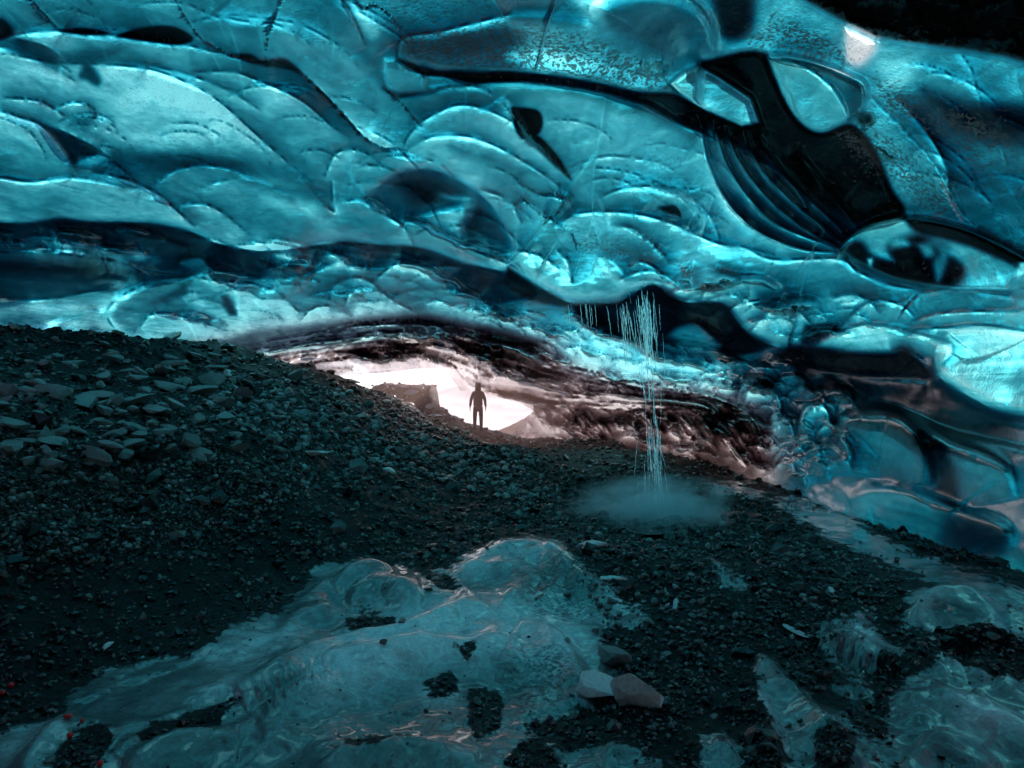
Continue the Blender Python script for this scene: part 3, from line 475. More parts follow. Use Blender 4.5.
for q in ([(300, 672), (360, 642), (430, 618), (500, 602), (560, 612), (588, 650), (560, 684), (530, 662), (490, 654), (430, 672), (370, 692), (310, 704)], [(905, 655), (960, 645), (1040, 655), (1040, 672), (960, 668)], [(612, 588), (640, 600), (622, 612)], [(205, 655), (260, 630), (300, 640), (230, 668)], [(720, 492), (780, 505), (840, 530), (810, 528), (750, 506)], [(462, 565), (500, 548), (540, 544), (562, 552), (540, 560), (500, 564), (470, 574)], [(330, 655), (400, 632), (470, 612), (520, 620), (500, 640), (430, 655), (370, 672)], [(345, 640), (440, 600), (452, 606), (400, 628), (350, 646)], [(420, 690), (452, 692), (448, 702), (424, 700)], [(205, 690), (256, 662), (258, 668), (215, 694)], [(850, 628), (872, 632), (896, 654), (866, 648)], [(940, 640), (980, 638), (1040, 650), (1000, 652)],
          [(950, 708), (1000, 716), (1030, 735), (970, 730)], [(758, 700), (772, 720), (780, 760), (765, 740)], [(905, 600), (925, 595), (935, 606), (915, 618)], [(700, 482), (730, 481), (760, 492), (720, 492)], [(0, 740), (50, 722), (60, 730), (10, 755)]): g(q, 1, 12, 'pale')  # bright sheen along the ice ridges, painted as pale streaks
l = G.ledge
for q, aa, w in (([(232, 690), (270, 668), (330, 648), (400, 632), (450, 608), (470, 590)], .035, 26), ([(250, 700), (330, 672), (420, 650), (520, 632)], .022, 24), ([(310, 768), (330, 756), (370, 744), (420, 743), (480, 750)], .03, 22), ([(448, 580), (470, 560), (510, 545), (550, 546), (576, 566)], .018, 18),
                 ([(330, 590), (352, 572), (380, 570), (400, 580), (420, 578)], .03, 14), ([(345, 600), (372, 588), (405, 590), (425, 600)], .025, 12), ([(120, 768), (160, 745), (200, 735), (240, 738)], .03, 18), ([(10, 768), (50, 730), (95, 722), (120, 735)], .03, 16),
                 ([(520, 620), (560, 640), (585, 680), (590, 710)], .03, 22), ([(760, 655), (800, 700), (840, 735), (870, 775)], .04, 16), ([(756, 690), (775, 730), (785, 775)], .04, 12), ([(820, 640), (850, 640), (900, 660)], .03, 12), ([(900, 650), (950, 640), (1000, 642), (1060, 660)], .035, 18), ([(880, 700), (940, 695), (1000, 715), (1050, 740)], .03, 18), ([(905, 620), (930, 598), (970, 598), (1010, 625)], .04, 14),
                 ([(590, 596), (560, 572), (540, 566)], .02, 14), ([(900, 768), (930, 745), (970, 745), (1000, 768)], .03, 14)):
    l(q, aa * 1.1, w, edge=3.5)
for q, aa, w in (([(-60, 585), (0, 574), (60, 562), (130, 545), (200, 528), (250, 512), (300, 488), (330, 470)][::-1], .035, 30), ([(0, 470), (60, 462), (130, 458), (190, 448), (240, 436)][::-1], .015, 20), ([(380, 384), (400, 388), (437, 392), (441, 402), (452, 418), (470, 432)], .01, 10)):
    l(q, aa, w, edge=1.6)
for q, dep in (([(250, 712), (300, 690), (340, 680)], .012), ([(840, 655), (875, 668), (900, 680)], .014), ([(940, 660), (990, 655), (1040, 660)], .015), ([(768, 620), (820, 645), (870, 672)], .012)):
    G.crack(q, 7, dep, 0, 'tone', 0)
for (cnt, z, lo, hi, aa, an) in ((24, [(0, 760), (200, 670), (340, 590), (500, 545), (600, 620), (590, 760)], 14, 60, .009, -.40), (34, [(760, 650), (820, 620), (1024, 600), (1024, 768), (800, 768)], 12, 40, .010, .55), (30, [(-60, 560), (300, 470), (480, 470), (250, 600), (0, 680)], 10, 40, .012, -.3), (40, [(560, 560), (900, 560), (900, 740), (600, 760)], 8, 30, .010, .3)):
    Z = np.array(z, float)
    for _ in range(cnt):
        cx = rr.uniform(Z[:, 0].min(), Z[:, 0].max()); cy = rr.uniform(Z[:, 1].min(), Z[:, 1].max())
        if poly_sd(np.array([cx]), np.array([cy]), Z)[0] < 0: continue
        r = lo * (hi / lo) ** rr.random(); a_ = an + rr.uniform(-.35, .35); b_ = rr.uniform(.12, .4)
        l([(cx + r * (t * math.cos(a_)) - (-(1 - t * t) * r * b_ / r) * math.sin(a_) * r, cy + r * t * math.sin(a_) - (1 - t * t) * r * b_ * math.cos(a_)) for t in (-1, -.6, -.2, .2, .6, 1)], aa * rr.uniform(.5, 1.3), r * .4, edge=2.8)
ice = G.ch['ice']; rough = fbm(XG * 9, GY * 9, XG * 0, 3) * .030 + fbm(XG * 22, GY * 22, XG * 0 + 4, 2) * .012
ZG = ZG + G.h * GY + (1 - ice) * rough + ice * (fbm(XG * 3.1, GY * 1.9, XG * 0 + 5.5, 3) * .055)
ground = np_mesh('ground', np.stack([XG, GY, ZG], -1).reshape(-1, 3), grid_faces(*GX.shape), M_GROUND, attrs={'ice': ice.ravel(), 'dust': G.ch['dust'].ravel(), 'silt': G.ch['silt'].ravel(), 'pale': G.ch['pale'].ravel()})  # silt: painted dark patches of the gravel
tag(ground, 'dark wet gravel floor and bank with smooth glassy ice patches', None, None, 'structure')
gb = np_mesh('ground', [(-9, -16, -.05), (9, -16, -.05), (9, .8, -.05), (-9, .8, -.05)], [(0, 1, 2, 3)], M_GROUND, attrs={'ice': [.3] * 4, 'dust': [.5] * 4, 'pale': [0] * 4}); tag(gb, None, None, None, 'structure')

ROW = np.log(rows)
def pick(pxs, pys):
    """where a sight line meets the floor sheet: world points"""
    ci = np.clip(np.searchsorted(gx, pxs), 1, len(gx) - 1); out = np.full((len(pxs), 3), np.nan)
    PYall = CY + F * (EYE - ZG) / GY
    for i, (c_, y_) in enumerate(zip(ci, pys)):
        col = PYall[:, c_]; k = np.argmax(col <= y_)            # rows run near to far
        if k == 0: continue
        t = (col[k - 1] - y_) / (col[k - 1] - col[k] + 1e-9); y = rows[k - 1] + t * (rows[k] - rows[k - 1]); z = ZG[k - 1, c_] + t * (ZG[k, c_] - ZG[k - 1, c_])
        out[i] = ((pxs[i] - CX) / F * y, y, z)
    return out
def painted_dark_at(pxs, pts): r_ = np.clip(np.searchsorted(rows, pts[:, 1]), 0, len(rows) - 1); return G.ch['silt'][r_, np.clip(np.searchsorted(gx, pxs), 0, len(gx) - 1)]  # silt channel holds the painted dark
def ice_at(pxs, pts): # ice share under points
    r = np.clip(np.searchsorted(rows, pts[:, 1]), 0, len(rows) - 1); c_ = np.clip(np.searchsorted(gx, pxs), 0, len(gx) - 1); return ice[r, c_]

# ------------------------------------------------------------ snow outside and the sky
ys = np.concatenate([np.linspace(29.5, 60, 60), np.geomspace(62, 900, 50)]); xs = np.concatenate([np.geomspace(-600, -26, 24), np.linspace(-24, 24, 90), np.geomspace(26, 600, 24)])
SX, SY = np.meshgrid(xs, ys)
SZ = -.9 + .02 * (SY - 26) + 3.0 * sm((SY - 30) / 60) + fbm(SX * .25, SY * .25, SX * 0, 4) * .9 * sm((SY - 25) / 5) + 30 * sm((SY - 90) / 500) * (1 + .5 * fbm(SX * .01, SY * .01, SX * 0, 3))
sn = np_mesh('snow_ground', np.stack([SX, SY, SZ], -1).reshape(-1, 3), grid_faces(*SX.shape), M_SNOW); tag(sn, 'bright sunlit snow slope outside the cave mouth', None, None, 'structure')

# ------------------------------------------------------------ stones
def rock_proto(seed, flat=.6, sub=1):
    r = np.random.default_rng(seed); bm = bmesh.new(); bmesh.ops.create_icosphere(bm, subdivisions=sub, radius=1)
    cuts = [(v / np.linalg.norm(v), r.uniform(.38, .70) if sub > 1 else r.uniform(.45, .8)) for v in r.normal(size=(12 if sub > 1 else 5, 3))]; vs = []
    for v in bm.verts:
        p = np.array(v.co); p *= 1 + r.uniform(-.10, .10)
        for nn, d in cuts:
            e = p @ nn - d
            if e > 0: p = p - nn * e
        vs.append(p)
    V_ = np.array(vs) * np.array([1.15, .85, flat]); Fc = np.array([[v.index for v in f.verts] for f in bm.faces]); bm.free(); return V_, Fc
def rotm(r, n):
    az = r.uniform(0, 2 * np.pi, n); tx = r.normal(0, .35, n); ty = r.normal(0, .35, n); c1, s1, c2, s2, c3, s3 = np.cos(az), np.sin(az), np.cos(tx), np.sin(tx), np.cos(ty), np.sin(ty)
    Z0 = np.zeros(n); O = np.ones(n)
    Rz = np.array([[c1, -s1, Z0], [s1, c1, Z0], [Z0, Z0, O]]).transpose(2, 0, 1); Rx = np.array([[O, Z0, Z0], [Z0, c2, -s2], [Z0, s2, c2]]).transpose(2, 0, 1); Ry = np.array([[c3, Z0, s3], [Z0, O, Z0], [-s3, Z0, c3]]).transpose(2, 0, 1)
    return Rx @ Ry @ Rz
n = 62000
sx = rng.uniform(-120, 1150, n); sy = np.where(rng.random(n) < .45, rng.uniform(325, 560, n), rng.uniform(420, 860, n))
pts = pick(sx, sy); ok = ~np.isnan(pts[:, 0]); pts, sx, sy = pts[ok], sx[ok], sy[ok]
ic = ice_at(sx, pts); kp = ((ic < .35) & (rng.random(len(ic)) > painted_dark_at(sx, pts) * .62)) | (rng.random(len(ic)) < np.where(ic < .8, .10, .012)); pts, sx, sy, ic = pts[kp], sx[kp], sy[kp], ic[kp]
size = pts[:, 1] * (1.0 / F) * rng.gamma(2.2, 1.0, len(pts)) * .85 + .006; size = size * np.where(rng.random(len(size)) < .03, 2.4, 1) * .88; size = np.clip(size, .008, .17) * np.where(ic > .5, .55, 1)
kp = pts[:, 1] < 24.5; pts, size = pts[kp], size[kp]
Vs, Fs, off = [], [], 0; protos = [rock_proto(k, rng.uniform(.4, .8)) for k in range(14)]; which = rng.integers(0, 14, len(pts))
for k, (pv, pf) in enumerate(protos):
    m_ = which == k; q = pts[m_]; s_ = size[m_]; Rm = rotm(rng, len(q)); vv = np.einsum('nij,vj->nvi', Rm, pv) * s_[:, None, None] + q[:, None] + np.array([0, 0, .15]) * s_[:, None, None]
    ff = pf[None] + (np.arange(len(q)) * len(pv))[:, None, None] + off; Vs.append(vv.reshape(-1, 3)); Fs.append(ff.reshape(-1, 3)); off += len(q) * len(pv)
gr = np_mesh('gravel', np.vstack(Vs), np.vstack(Fs), M_GRAVEL, smooth=False); tag(gr, 'dark wet gravel strewn over the cave floor and bank', 'gravel', None, 'stuff')

def pebbles(name, label, cnt, zone, lo, hi, m_):
    Z = np.array(zone, float); x_ = rng.uniform(Z[:, 0].min(), Z[:, 0].max(), cnt * 3); y_ = rng.uniform(Z[:, 1].min(), Z[:, 1].max(), cnt * 3); i_ = poly_sd(x_, y_, Z) > 0; x_, y_ = x_[i_][:cnt], y_[i_][:cnt]
    q = pick(x_, y_); q = q[~np.isnan(q[:, 0])]; s_ = q[:, 1] / F * (lo * (hi / lo) ** (rng.random(len(q)) ** 2)) / 2; Vs, Fs, off = [], [], 0; wh = rng.integers(0, 14, len(q))
    for k, (pv, pf) in enumerate(protos):
        a_ = q[wh == k]; b_ = s_[wh == k]; vv = np.einsum('nij,vj->nvi', rotm(rng, len(a_)), pv) * b_[:, None, None] + a_[:, None] + np.array([0, 0, .5]) * b_[:, None, None]
        Vs.append(vv.reshape(-1, 3)); Fs.append((pf[None] + (np.arange(len(a_)) * len(pv))[:, None, None] + off).reshape(-1, 3)); off += len(a_) * len(pv)
    o = np_mesh(name, np.vstack(Vs), np.vstack(Fs), m_, smooth=False); tag(o, label, 'pebbles', None, 'stuff'); return o
M_PEB = stone_material('grey_pebbles', (.04, .05, .05, 1), (.34, .40, .38, 1), .30, 1.8)
pebbles('terrace_pebbles', 'paler small pebbles on the gravel terrace of the left bank', 1900, [(-60, 470), (120, 470), (260, 450), (330, 475), (300, 500), (200, 535), (100, 560), (-60, 580)], 2, 9, M_PEB)
pebbles('slope_pebbles', 'grey angular rubble down the middle slope of the bank', 2600, [(200, 372), (300, 385), (400, 395), (450, 430), (520, 450), (560, 500), (500, 500), (400, 470), (300, 450), (210, 420)], 2, 11, M_PEB)
pebbles('floor_pebbles', 'grey pebbles in the gravel between waterfall and boulders', 1500, [(560, 530), (700, 520), (900, 560), (900, 640), (760, 640), (640, 760), (610, 640)], 2, 9, M_PEB)
pebbles('floor_pebbles', 'wet pebbles on the floor in front of the cave mouth', 1200, [(440, 440), (700, 440), (820, 510), (600, 540), (500, 520)], 1.5, 6, M_PEB)

bigs = [rock_proto(100 + k, .55 + .04 * k, 2) for k in range(8)]
def mesh_of(k, m):
    o = np_mesh('stone', bigs[k][0], bigs[k][1], m, smooth=False); return o
_cache = {}
def stone(pxv, pyv, spx, m, label, name='stone', cat='stone', group=None, k=None, sc=None, rz=None, sink=.25):
    p = pick(np.array([float(pxv)]), np.array([float(pyv)]))[0]
    if np.isnan(p[0]): return None
    k = rr.randrange(8) if k is None else k; key = (k, m.name)
    if key not in _cache:
        o = mesh_of(k, m); _cache[key] = o
    else:
        o = _cache[key].copy(); C.objects.link(o)
    o.name = name; s = spx / 2 * p[1] / F; sc = sc or (1, 1, 1)
    o.location = (p[0], p[1], p[2] + s * (.5 - sink) * sc[2]); o.scale = (s * sc[0], s * sc[1], s * sc[2]); o.rotation_euler = (rr.uniform(-.3, .3), rr.uniform(-.3, .3), rz if rz is not None else rr.uniform(0, 6.3))
    tag(o, label, cat, group); return o
NAMED = [(632, 706, 68, 'P', 'large cracked pale grey boulder, biggest one in the foreground gravel', (1, .95, 1.5)), (596, 692, 56, 'P', 'broad pale flat stone immediately left of the biggest foreground boulder', (1.1, .9, 1.0)), (612, 662, 46, 'S', 'dark grey wedge stone behind the two foreground boulders', (1, 1, .9)),
         (618, 601, 20, 'P', 'small pale oval pebble lying alone on gravel above the boulders', (1.2, .8, .4)), (798, 634, 30, 'P', 'long flat pale slab on dark gravel in the right foreground', (1.4, .7, .35)), (606, 580, 30, 'P', 'light slab beside the ice hummock below the waterfall mist', (1.5, .8, .4)), (592, 547, 40, 'P', 'pale long rock at the left edge of the waterfall splash', (1.4, .8, .5)),
         (662, 528, 36, 'S', 'dark flat angular rock in front of the waterfall splash', (1.3, .8, .5)), (612, 520, 16, 'S', 'small dark rock standing in the splash mist', (1, .8, .8)), (538, 596, 20, 'P', 'pale pointed shard on the dusty ice hummock', (1.3, .5, .5)), (310, 455, 28, 'P', 'bright elongated stone halfway down the left gravel slope', (1.3, .6, .45)),
         (108, 449, 30, 'S', 'rounded grey boulder at the lower edge of the left boulder band', (1.2, 1, .8)), (131, 446, 26, 'S', 'rounded stone right beside the round boulder on the left bank', (1, 1, .8)), (104, 414, 26, 'S', 'upright grey stone in the middle of the left boulder band', (.9, .8, 1)), (165, 416, 34, 'S', 'long narrow slanting stone on the left bank', (1.5, .5, .5)),
         (24, 395, 34, 'S', 'rounded stone at the far left of the boulder band', (1.1, 1, .8)), (12, 424, 36, 'S', 'wide flat topped slab at the left edge of the bank', (1.5, 1, .5)), (145, 392, 26, 'S', 'smooth oval boulder highest in the left boulder band', (1.2, .8, .7)), (48, 440, 30, 'S', 'grey flat boulder below the flat topped slab', (1.2, 1, .5)), (228, 375, 18, 'P', 'pale stone on the crest where the bank starts to drop', (.9, .8, 1)),
         (388, 472, 22, 'P', 'pale angular stone at the foot of the mid slope', (1.1, .9, .7)), (107, 647, 18, 'P', 'lone pale rounded pebble in the dark lower left gravel', (1.2, .8, .6)), (205, 652, 22, 'P', 'thin pale slab at the edge of the lower left ice', (1.5, .6, .35)), (384, 644, 11, 'S', 'small black stone standing on the bright floor ice', (.8, .8, 1)), (402, 622, 14, 'S', 'dark pebble lying across the bright ice ridge', (1.1, .8, .6)),
         (511, 431, 9, 'S', 'dark rock just right of the standing person', (1, 1, .9)), (575, 440, 16, 'S', 'dark rock at the far foot of the rippled ice', (1.2, .8, .6)), (860, 617, 14, 'P', 'small white lump of ice beside the right floor ice', (.9, .9, .8)), (676, 606, 20, 'P', 'pale split stone in the gravel right of centre', (1.2, .7, .5)), (830, 592, 14, 'P', 'small bright pebble on the crest of the right gravel', (1.2, .8, .6)), (720, 640, 10, 'S', 'small grey stone in open gravel in the centre right', (1.2, .8, .6)),
         (668, 656, 16, 'S', 'grey pebble to the right above the biggest boulder', (1, .9, .6)), (370, 618, 8, 'S', 'tiny dark pebble on the gravel island in the ice', (1, 1, .8))]
for (a1, a2, a3, t_, lb, sc) in NAMED: stone(a1, a2, a3, M_PALE if t_ == 'P' else M_STONE, lb, sc=sc)
ZONES = [(95, (-10, 372, 250, 466), 13, 38, M_STONE, 'grey green cobble in the stone band high on the left bank', 'cobbles in the left boulder band'), (80, (250, 375, 470, 490), 7, 22, M_STONE, 'wet angular cobble on the steep middle slope of the bank', 'cobbles on the middle slope'),
         (40, (0, 328, 230, 374), 9, 24, M_STONE, 'dark cobble just below the skyline of the bank', 'cobbles below the bank skyline'), (50, (560, 540, 800, 750), 6, 13, M_STONE, 'small grey stone in the foreground gravel right of centre', 'stones in the foreground gravel')]
for (cnt, bx, lo, hi, m_, lb, grp) in ZONES:
    for _ in range(cnt):
        x_ = rr.uniform(bx[0], bx[2]); y_ = rr.uniform(bx[1], bx[3])
        stone(x_, y_, lo * (hi / lo) ** rr.random(), m_, lb, group=grp, sc=(rr.uniform(.9, 1.4), rr.uniform(.65, 1), rr.uniform(.6, 1.05)))

# reflections of red light on the lower left ice, modelled as small solids
M_RED = plain('red_glint', (.9, .015, .02), .2, 60)
def glint(pxv, pyv, r_px, label, sc=(1, 1, 1)):
    p = pick(np.array([float(pxv)]), np.array([float(pyv)]))[0]; bm = bmesh.new(); bmesh.ops.create_icosphere(bm, subdivisions=3, radius=.72 * r_px * p[1] / F)
    for v in bm.verts: v.co *= 1 + .12 * math.sin(v.co.x * 400) * math.cos(v.co.y * 330 + v.co.z * 210)
    bm.transform(__import__('mathutils').Matrix.Diagonal((*sc, 1))); me = bpy.data.meshes.new('red_glint_mesh'); bm.to_mesh(me); bm.free(); [setattr(f, 'use_smooth', True) for f in me.polygons]; me.materials.append(M_RED)
    o = bpy.data.objects.new('red_glint', me); C.objects.link(o); o.location = (p[0], p[1], p[2] + r_px * p[1] / F * .7); tag(o, label, 'glint', 'red light reflections on the lower left ice')
for q in ((11, 688, 4, 'round red glint, higher of the two at the left edge'), (3, 695, 3.5, 'round red glint, lower of the two at the left edge'), (68, 719, 4.5, 'wide orange red glint, largest, in the middle of the lower left ice', (1.5, 1, .7)), (82, 722, 2.5, 'tiny pinkish red glint right of the wide orange one'), (70, 738, 4, 'round red bead straight below the wide orange one'), (100, 766, 4, 'red bead lowest of all at the bottom edge')):
    glint(*q)

# ------------------------------------------------------------ waterfall, spray
FX, FY = 2.13, 10.1
m, nt = mat('falling_water'); q = N(nt)
tcw = q('ShaderNodeTexCoord').outputs['Object']; mp = q('ShaderNodeMapping', {'Vector': tcw, 'Scale': (60, 60, 5)}).outputs[0]; nw = q.noise(mp, 1.0, 4, .7)
wsh = q('ShaderNodeAddShader', {0: q('ShaderNodeBsdfTranslucent', {'Color': (.95, .93, .92, 1)}).outputs[0], 1: q('ShaderNodeBsdfDiffuse', {'Color': (.95, .93, .92, 1)}).outputs[0]}).outputs[0]
wsh = q('ShaderNodeMixShader', {0: .25, 1: wsh, 2: q('ShaderNodeBsdfGlossy', {'Roughness': .2}).outputs[0]}).outputs[0]
wsh = q('ShaderNodeMixShader', {0: q.ramp(nw, .50, .36), 1: wsh, 2: q('ShaderNodeBsdfTransparent').outputs[0]}).outputs[0]
q('ShaderNodeOutputMaterial', {'Surface': wsh}); M_WATER = m
def strands(name, spec):
    VV, FF, off = [], [], 0
    for (x0, y0, z0, x1, y1, z1, r0) in spec:
        n_ = 26; t = np.linspace(0, 1, n_); z = z0 + (z1 - z0) * t; x = x0 + (x1 - x0) * t ** .8 + .003 * np.sin(t * 17 + x0 * 90); y = y0 + (y1 - y0) * t + .004 * np.cos(t * 13 + x0 * 70)
        rad = r0 * (.55 + .8 * np.abs(np.sin(t * 23 + x0 * 51))) * np.sin(np.pi * np.clip(t, .02, .98)) ** .3; th = np.linspace(0, 2 * np.pi, 6, endpoint=False)
        v = np.stack([x[:, None] + rad[:, None] * np.cos(th), y[:, None] + rad[:, None] * np.sin(th), z[:, None] + 0 * th], -1)
        a_ = np.arange(n_ - 1)[:, None] * 6 + np.arange(6)[None]; b_ = np.arange(n_ - 1)[:, None] * 6 + (np.arange(6)[None] + 1) % 6
        FF.append(np.stack([a_, b_, b_ + 6, a_ + 6], -1).reshape(-1, 4) + off); VV.append(v.reshape(-1, 3)); off += n_ * 6
    return np_mesh(name, np.vstack(VV), np.vstack(FF), M_WATER)
W = rng
def wx(p, d=FY): return (p - CX) / F * d
def wz(p, d=FY): return EYE - (p - CY) / F * d
spec = []
for _ in range(170):
    zone_ = W.random(); st_ = W.uniform(290, 345) if zone_ < .42 else (W.uniform(345, 430) if zone_ < .56 else W.uniform(425, 503)); e_ = min(517, st_ + W.uniform(10, 46)); off_ = W.normal(0, 1)
    cx_ = lambda v: np.interp(v, [290, 350, 430, 515], [643, 648, 652, 656]) + off_ * np.interp(v, [290, 350, 430, 515], [6.5, 5, 5, 9.5])
    spec.append((wx(cx_(st_)), FY + W.normal(0, .06), wz(st_), wx(cx_(e_)), FY + W.normal(0, .06), wz(e_), W.uniform(.0012, .0042)))
for _ in range(12):
    p0 = W.normal(621, 6); spec.append((wx(p0), FY + .1, wz(W.uniform(300, 310)), wx(p0 + W.uniform(2, 8)), FY + .1, wz(W.uniform(330, 370)), W.uniform(.002, .004)))
for _ in range(8):
    p0 = W.normal(583, 6); spec.append((wx(p0), FY + .2, wz(303), wx(p0 + 2), FY + .2, wz(W.uniform(315, 330)), W.uniform(.002, .004)))
wf = strands('waterfall', spec); tag(wf, 'thin white strands of meltwater falling from the ice lip to the floor', 'waterfall')
pn = 60; pt = np.linspace(0, 2 * np.pi, pn, endpoint=False); prr = 1 + .18 * np.sin(pt * 3 + 1) + .12 * np.sin(pt * 7) + .06 * np.sin(pt * 13)
ploc = [(FX + np.cos(t) * 1.35 * k, FY + .1 + np.sin(t) * 1.0 * k, -.335 + .004 * k) for t, k in zip(pt, prr)] + [(FX, FY, -.33)]
pud = np_mesh('water', ploc, [(i, (i + 1) % pn, pn) for i in range(pn)], None or plain('pool_water', (.02, .03, .03), .06, 30)); tag(pud, 'shallow dark pool under the waterfall', None, None, 'structure')
# spray droplets
nd = 2200; ang = W.uniform(0, 2 * np.pi, nd); rr_ = W.gamma(1.6, .28, nd); dx = np.cos(ang) * rr_ * 1.15; dy = np.sin(ang) * rr_ * .8; dz = np.abs(W.normal(0, .11, nd)) * np.exp(-rr_ * .8)
oc = np.array([(1, 0, 0), (-1, 0, 0), (0, 1, 0), (0, -1, 0), (0, 0, 1), (0, 0, -1)], float); of = np.array([(0, 2, 4), (2, 1, 4), (1, 3, 4), (3, 0, 4), (2, 0, 5), (1, 2, 5), (3, 1, 5), (0, 3, 5)])
ctr = np.stack([FX + dx, FY + dy, -.30 + dz + .03], -1); dv = (oc[None] * W.uniform(.003, .009, nd)[:, None, None] + ctr[:, None]).reshape(-1, 3); df_ = (of[None] + (np.arange(nd) * 6)[:, None, None]).reshape(-1, 3)
dp = np_mesh('spray_droplets', dv, df_, plain('droplets', (.8, .9, .92), .2)); tag(dp, 'splashing droplets around the foot of the waterfall', 'spray', None, 'stuff')
# mist
m, nt = mat('mist'); q = N(nt); tcm = q('ShaderNodeTexCoord').outputs['Object']
grd = q('ShaderNodeVectorMath', {0: tcm}, operation='LENGTH').outputs['Value']; nn = q.noise(tcm, 2.6, 4, .6, .5); grd = q.m('ADD', grd, q.m('MULTIPLY', q.m('SUBTRACT', q.noise(tcm, 1.9, 3, .6), .5), 1.3))
dens = q.m('MULTIPLY', q.m('POWER', q.ramp(grd, 1.0, .05), 2.2), q.m('MULTIPLY', q.ramp(nn, .36, .66), 15.0))
q('ShaderNodeOutputMaterial', {'Volume': q('ShaderNodeVolumePrincipled', {'Color': (.92, .97, 1, 1), 'Density': dens, 'Anisotropy': .2}).outputs[0]})
bm = bmesh.new(); bmesh.ops.create_icosphere(bm, subdivisions=4, radius=1); me = bpy.data.meshes.new('mist'); bm.to_mesh(me); bm.free(); me.materials.append(m)
mo = bpy.data.objects.new('mist', me); C.objects.link(mo); mo.location = (FX + .05, FY, -.22); mo.scale = (1.5, 1.1, .62); tag(mo, 'white mist billowing at the foot of the waterfall', 'mist', None, 'stuff')

m, nt = mat('warm_glow'); q = N(nt); q('ShaderNodeOutputMaterial', {'Volume': q('ShaderNodeVolumePrincipled', {'Color': (1, .68, .58, 1), 'Density': .075, 'Anisotropy': .45}).outputs[0]})  # added volume that stands in for the warm glow around the mouth
bm = bmesh.new(); bmesh.ops.create_icosphere(bm, subdivisions=4, radius=1); me = bpy.data.meshes.new('mouth_glow'); bm.to_mesh(me); bm.free(); me.materials.append(m)
mo = bpy.data.objects.new('mouth_glow', me); C.objects.link(mo); mo.location = (-1.6, 23.0, .9); mo.scale = (3.8, 5.0, 2.6); tag(mo, 'thin peach glow around the person in the cave mouth, added as a volume', 'mist', None, 'stuff')

# ------------------------------------------------------------ person
def skin(name, verts, edges, radii, m, parent, root=0, sub=2):
    me = bpy.data.meshes.new(name); me.from_pydata(verts, edges, []); o = bpy.data.objects.new(name, me); C.objects.link(o); me.materials.append(m)
    o.modifiers.new('skin', 'SKIN'); sd = o.modifiers.new('sub', 'SUBSURF'); sd.levels = sd.render_levels = sub
    lay = me.skin_vertices[0] if me.skin_vertices else None
    if lay is None:
        bpy.context.view_layer.objects.active = o; bpy.ops.mesh.customdata_skin_add(); lay = me.skin_vertices[0]
    for i, r_ in enumerate(radii): lay.data[i].radius = r_ if isinstance(r_, tuple) else (r_, r_); lay.data[i].use_root = (i == root)
    dg = bpy.context.evaluated_depsgraph_get(); ev = bpy.data.meshes.new_from_object(o.evaluated_get(dg)); o.modifiers.clear(); o.data = ev
    for f in ev.polygons: f.use_smooth = True
    if not ev.materials: ev.materials.append(m)
    if parent: o.parent = parent
    return o
pe = bpy.data.objects.new('person', None); C.objects.link(pe)
tag(pe, 'person in dark hooded jacket and trousers standing in the cave mouth, seen from behind', 'person')
M_JK = plain('jacket_cloth', (.09, .05, .06), .8, 40); M_TR = plain('trouser_cloth', (.06, .05, .05), .85, 40); M_SK = plain('skin', (.45, .28, .22), .5, 40); M_BT = plain('boot_leather', (.03, .025, .02), .5, 60); M_HR = plain('hood_cloth', (.06, .035, .04), .85, 40)
bv = [(0, 0, .95), (0, 0, 1.1), (0, .01, 1.28), (0, .01, 1.44), (0, 0, 1.52), (0, .01, 1.60), (0, .01, 1.71)]; be = [(0, 1), (1, 2), (2, 3), (3, 4), (4, 5), (5, 6)]; brd = [(.15, .10), (.14, .10), (.16, .11), (.11, .09), .055, (.075, .09), (.06, .075)]
for s in (-1, 1):
    k = len(bv); bv += [(s * .10, 0, .86), (s * .115, -.01, .50), (s * .12, 0, .10), (s * .13, -.12, .04)]; be += [(0, k), (k, k + 1), (k + 1, k + 2), (k + 2, k + 3)]; brd += [.088, .06, .04, .035]
    k = len(bv); bv += [(s * .16, .01, 1.40), (s * .25, .0, 1.17), (s * .285, -.03, .93), (s * .29, -.04, .85)]; be += [(3, k), (k, k + 1), (k + 1, k + 2), (k + 2, k + 3)]; brd += [.055, .043, .028, (.018, .036)]
    for j, (fy, ln) in enumerate(((-.030, .075), (-.010, .085), (.010, .08), (.028, .062))):
        k2 = len(bv); bv += [(s * .292, -.04 + fy, .80), (s * .287, -.045 + fy, .80 - ln * .5), (s * .273, -.05 + fy, .80 - ln)]; be += [(k + 3, k2), (k2, k2 + 1), (k2 + 1, k2 + 2)]; brd += [.0095, .009, .008]
    k2 = len(bv); bv += [(s * .28, -.085, .84), (s * .27, -.105, .80)]; be += [(k + 3, k2), (k2, k2 + 1)]; brd += [.011, .009]
skin('body', bv, be, brd, M_SK, pe, 0, 1)
jv = [(0, 0, .90), (0, 0, 1.02), (0, .01, 1.25), (0, .01, 1.43), (0, .005, 1.50)]; je = [(0, 1), (1, 2), (2, 3), (3, 4)]; jr = [(.215, .16), (.185, .14), (.185, .15), (.135, .12), (.085, .09)]
for s in (-1, 1): k = len(jv); jv += [(s * .155, .01, 1.385), (s * .252, 0, 1.17), (s * .287, -.03, .90)]; je += [(3, k), (k, k + 1), (k + 1, k + 2)]; jr += [.085, .064, .046]
skin('jacket', jv, je, jr, M_JK, pe, 0)
tv = [(0, 0, .96), (0, 0, .88)]; te = [(0, 1)]; trd = [(.155, .12), (.15, .115)]
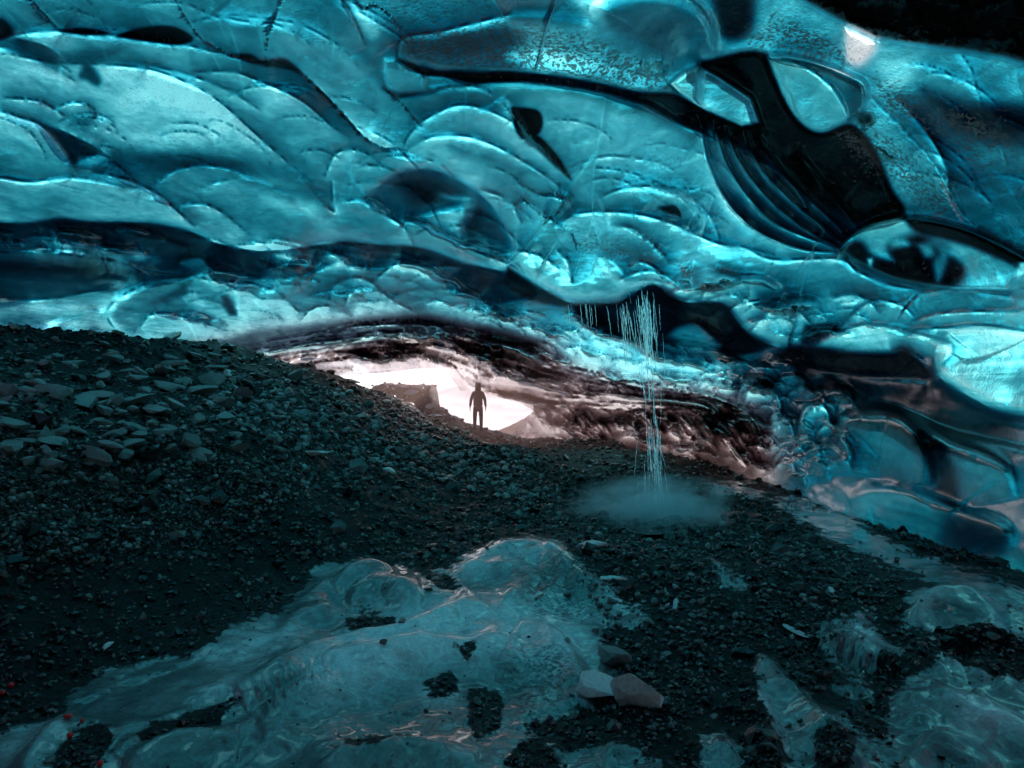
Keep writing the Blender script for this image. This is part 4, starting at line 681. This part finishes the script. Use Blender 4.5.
for s in (-1, 1): k = len(tv); tv += [(s * .10, 0, .80), (s * .115, -.01, .50), (s * .12, 0, .12)]; te += [(1, k), (k, k + 1), (k + 1, k + 2)]; trd += [.102, .078, .066]
skin('trousers', tv, te, trd, M_TR, pe, 0)
skin('hood', [(0, .0, 1.50), (0, .025, 1.60), (0, .025, 1.69), (0, .02, 1.76)], [(0, 1), (1, 2), (2, 3)], [(.09, .09), (.112, .125), (.085, .10), (.02, .02)], M_HR, pe, 1)
for s in (-1, 1): skin('boot', [(s * .12, .02, .16), (s * .12, .02, .06), (s * .13, -.09, .05), (s * .135, -.17, .04)], [(0, 1), (1, 2), (2, 3)], [.065, .06, .05, .038], M_BT, pe, 1)
skin('nose', [(0, -.075, 1.64), (0, -.10, 1.61)], [(0, 1)], [.012, .014], M_SK, pe, 0, 1)
for s in (-1, 1): skin('ear', [(s * .08, 0, 1.64), (s * .09, .005, 1.61)], [(0, 1)], [.016, .012], M_SK, pe, 0, 1)
pp = pick(np.array([478.]), np.array([431.]))[0]
if np.isnan(pp[0]) or pp[1] > 27: pp = np.array([-1.25, 24.3, floor_z(np.array([-1.25]), np.array([24.3]))[0]])
print('person at', pp)
pe.location = pp; pe.rotation_euler = (0, 0, math.pi + .15); pe.scale = (pp[1] / 25 * 1.02,) * 3

# ------------------------------------------------------------ light, camera
sc = bpy.context.scene
SUN = (.58, .60, .62); az = math.atan2(SUN[0], SUN[1]); el = math.asin(SUN[2] / math.sqrt(sum(v * v for v in SUN)))
w = bpy.data.worlds.new('World'); sc.world = w; w.use_nodes = True; nt = w.node_tree; bg = nt.nodes['Background']; sky = nt.nodes.new('ShaderNodeTexSky'); sky.sky_type = 'NISHITA'; sky.sun_disc = False
sky.sun_elevation = el; sky.sun_rotation = az; nt.links.new(sky.outputs[0], bg.inputs[0]); bg.inputs[1].default_value = .14
sl = bpy.data.lights.new('sun', 'SUN'); sl.energy = 5.0; sl.angle = math.radians(.5); sl.color = (1, .93, .88); so = bpy.data.objects.new('sun', sl); C.objects.link(so)
from mathutils import Vector
so.rotation_euler = (-Vector(SUN)).to_track_quat('-Z', 'Y').to_euler()
cam = bpy.data.cameras.new('camera'); co = bpy.data.objects.new('camera', cam); C.objects.link(co); co.location = (0, 0, EYE); co.rotation_euler = (math.pi / 2, 0, 0)
cam.sensor_width = 36; cam.lens = F / 1024 * 36; cam.clip_end = 5000; sc.camera = co
sc.view_settings.view_transform = 'Standard'; sc.view_settings.look = 'None'; sc.view_settings.exposure = .92; sc.view_settings.gamma = 1
sc.render.engine = 'CYCLES'; sc.cycles.use_denoising = True; sc.cycles.max_bounces = 7; sc.cycles.transparent_max_bounces = 24; sc.cycles.volume_bounces = 4; sc.cycles.sample_clamp_indirect = 8
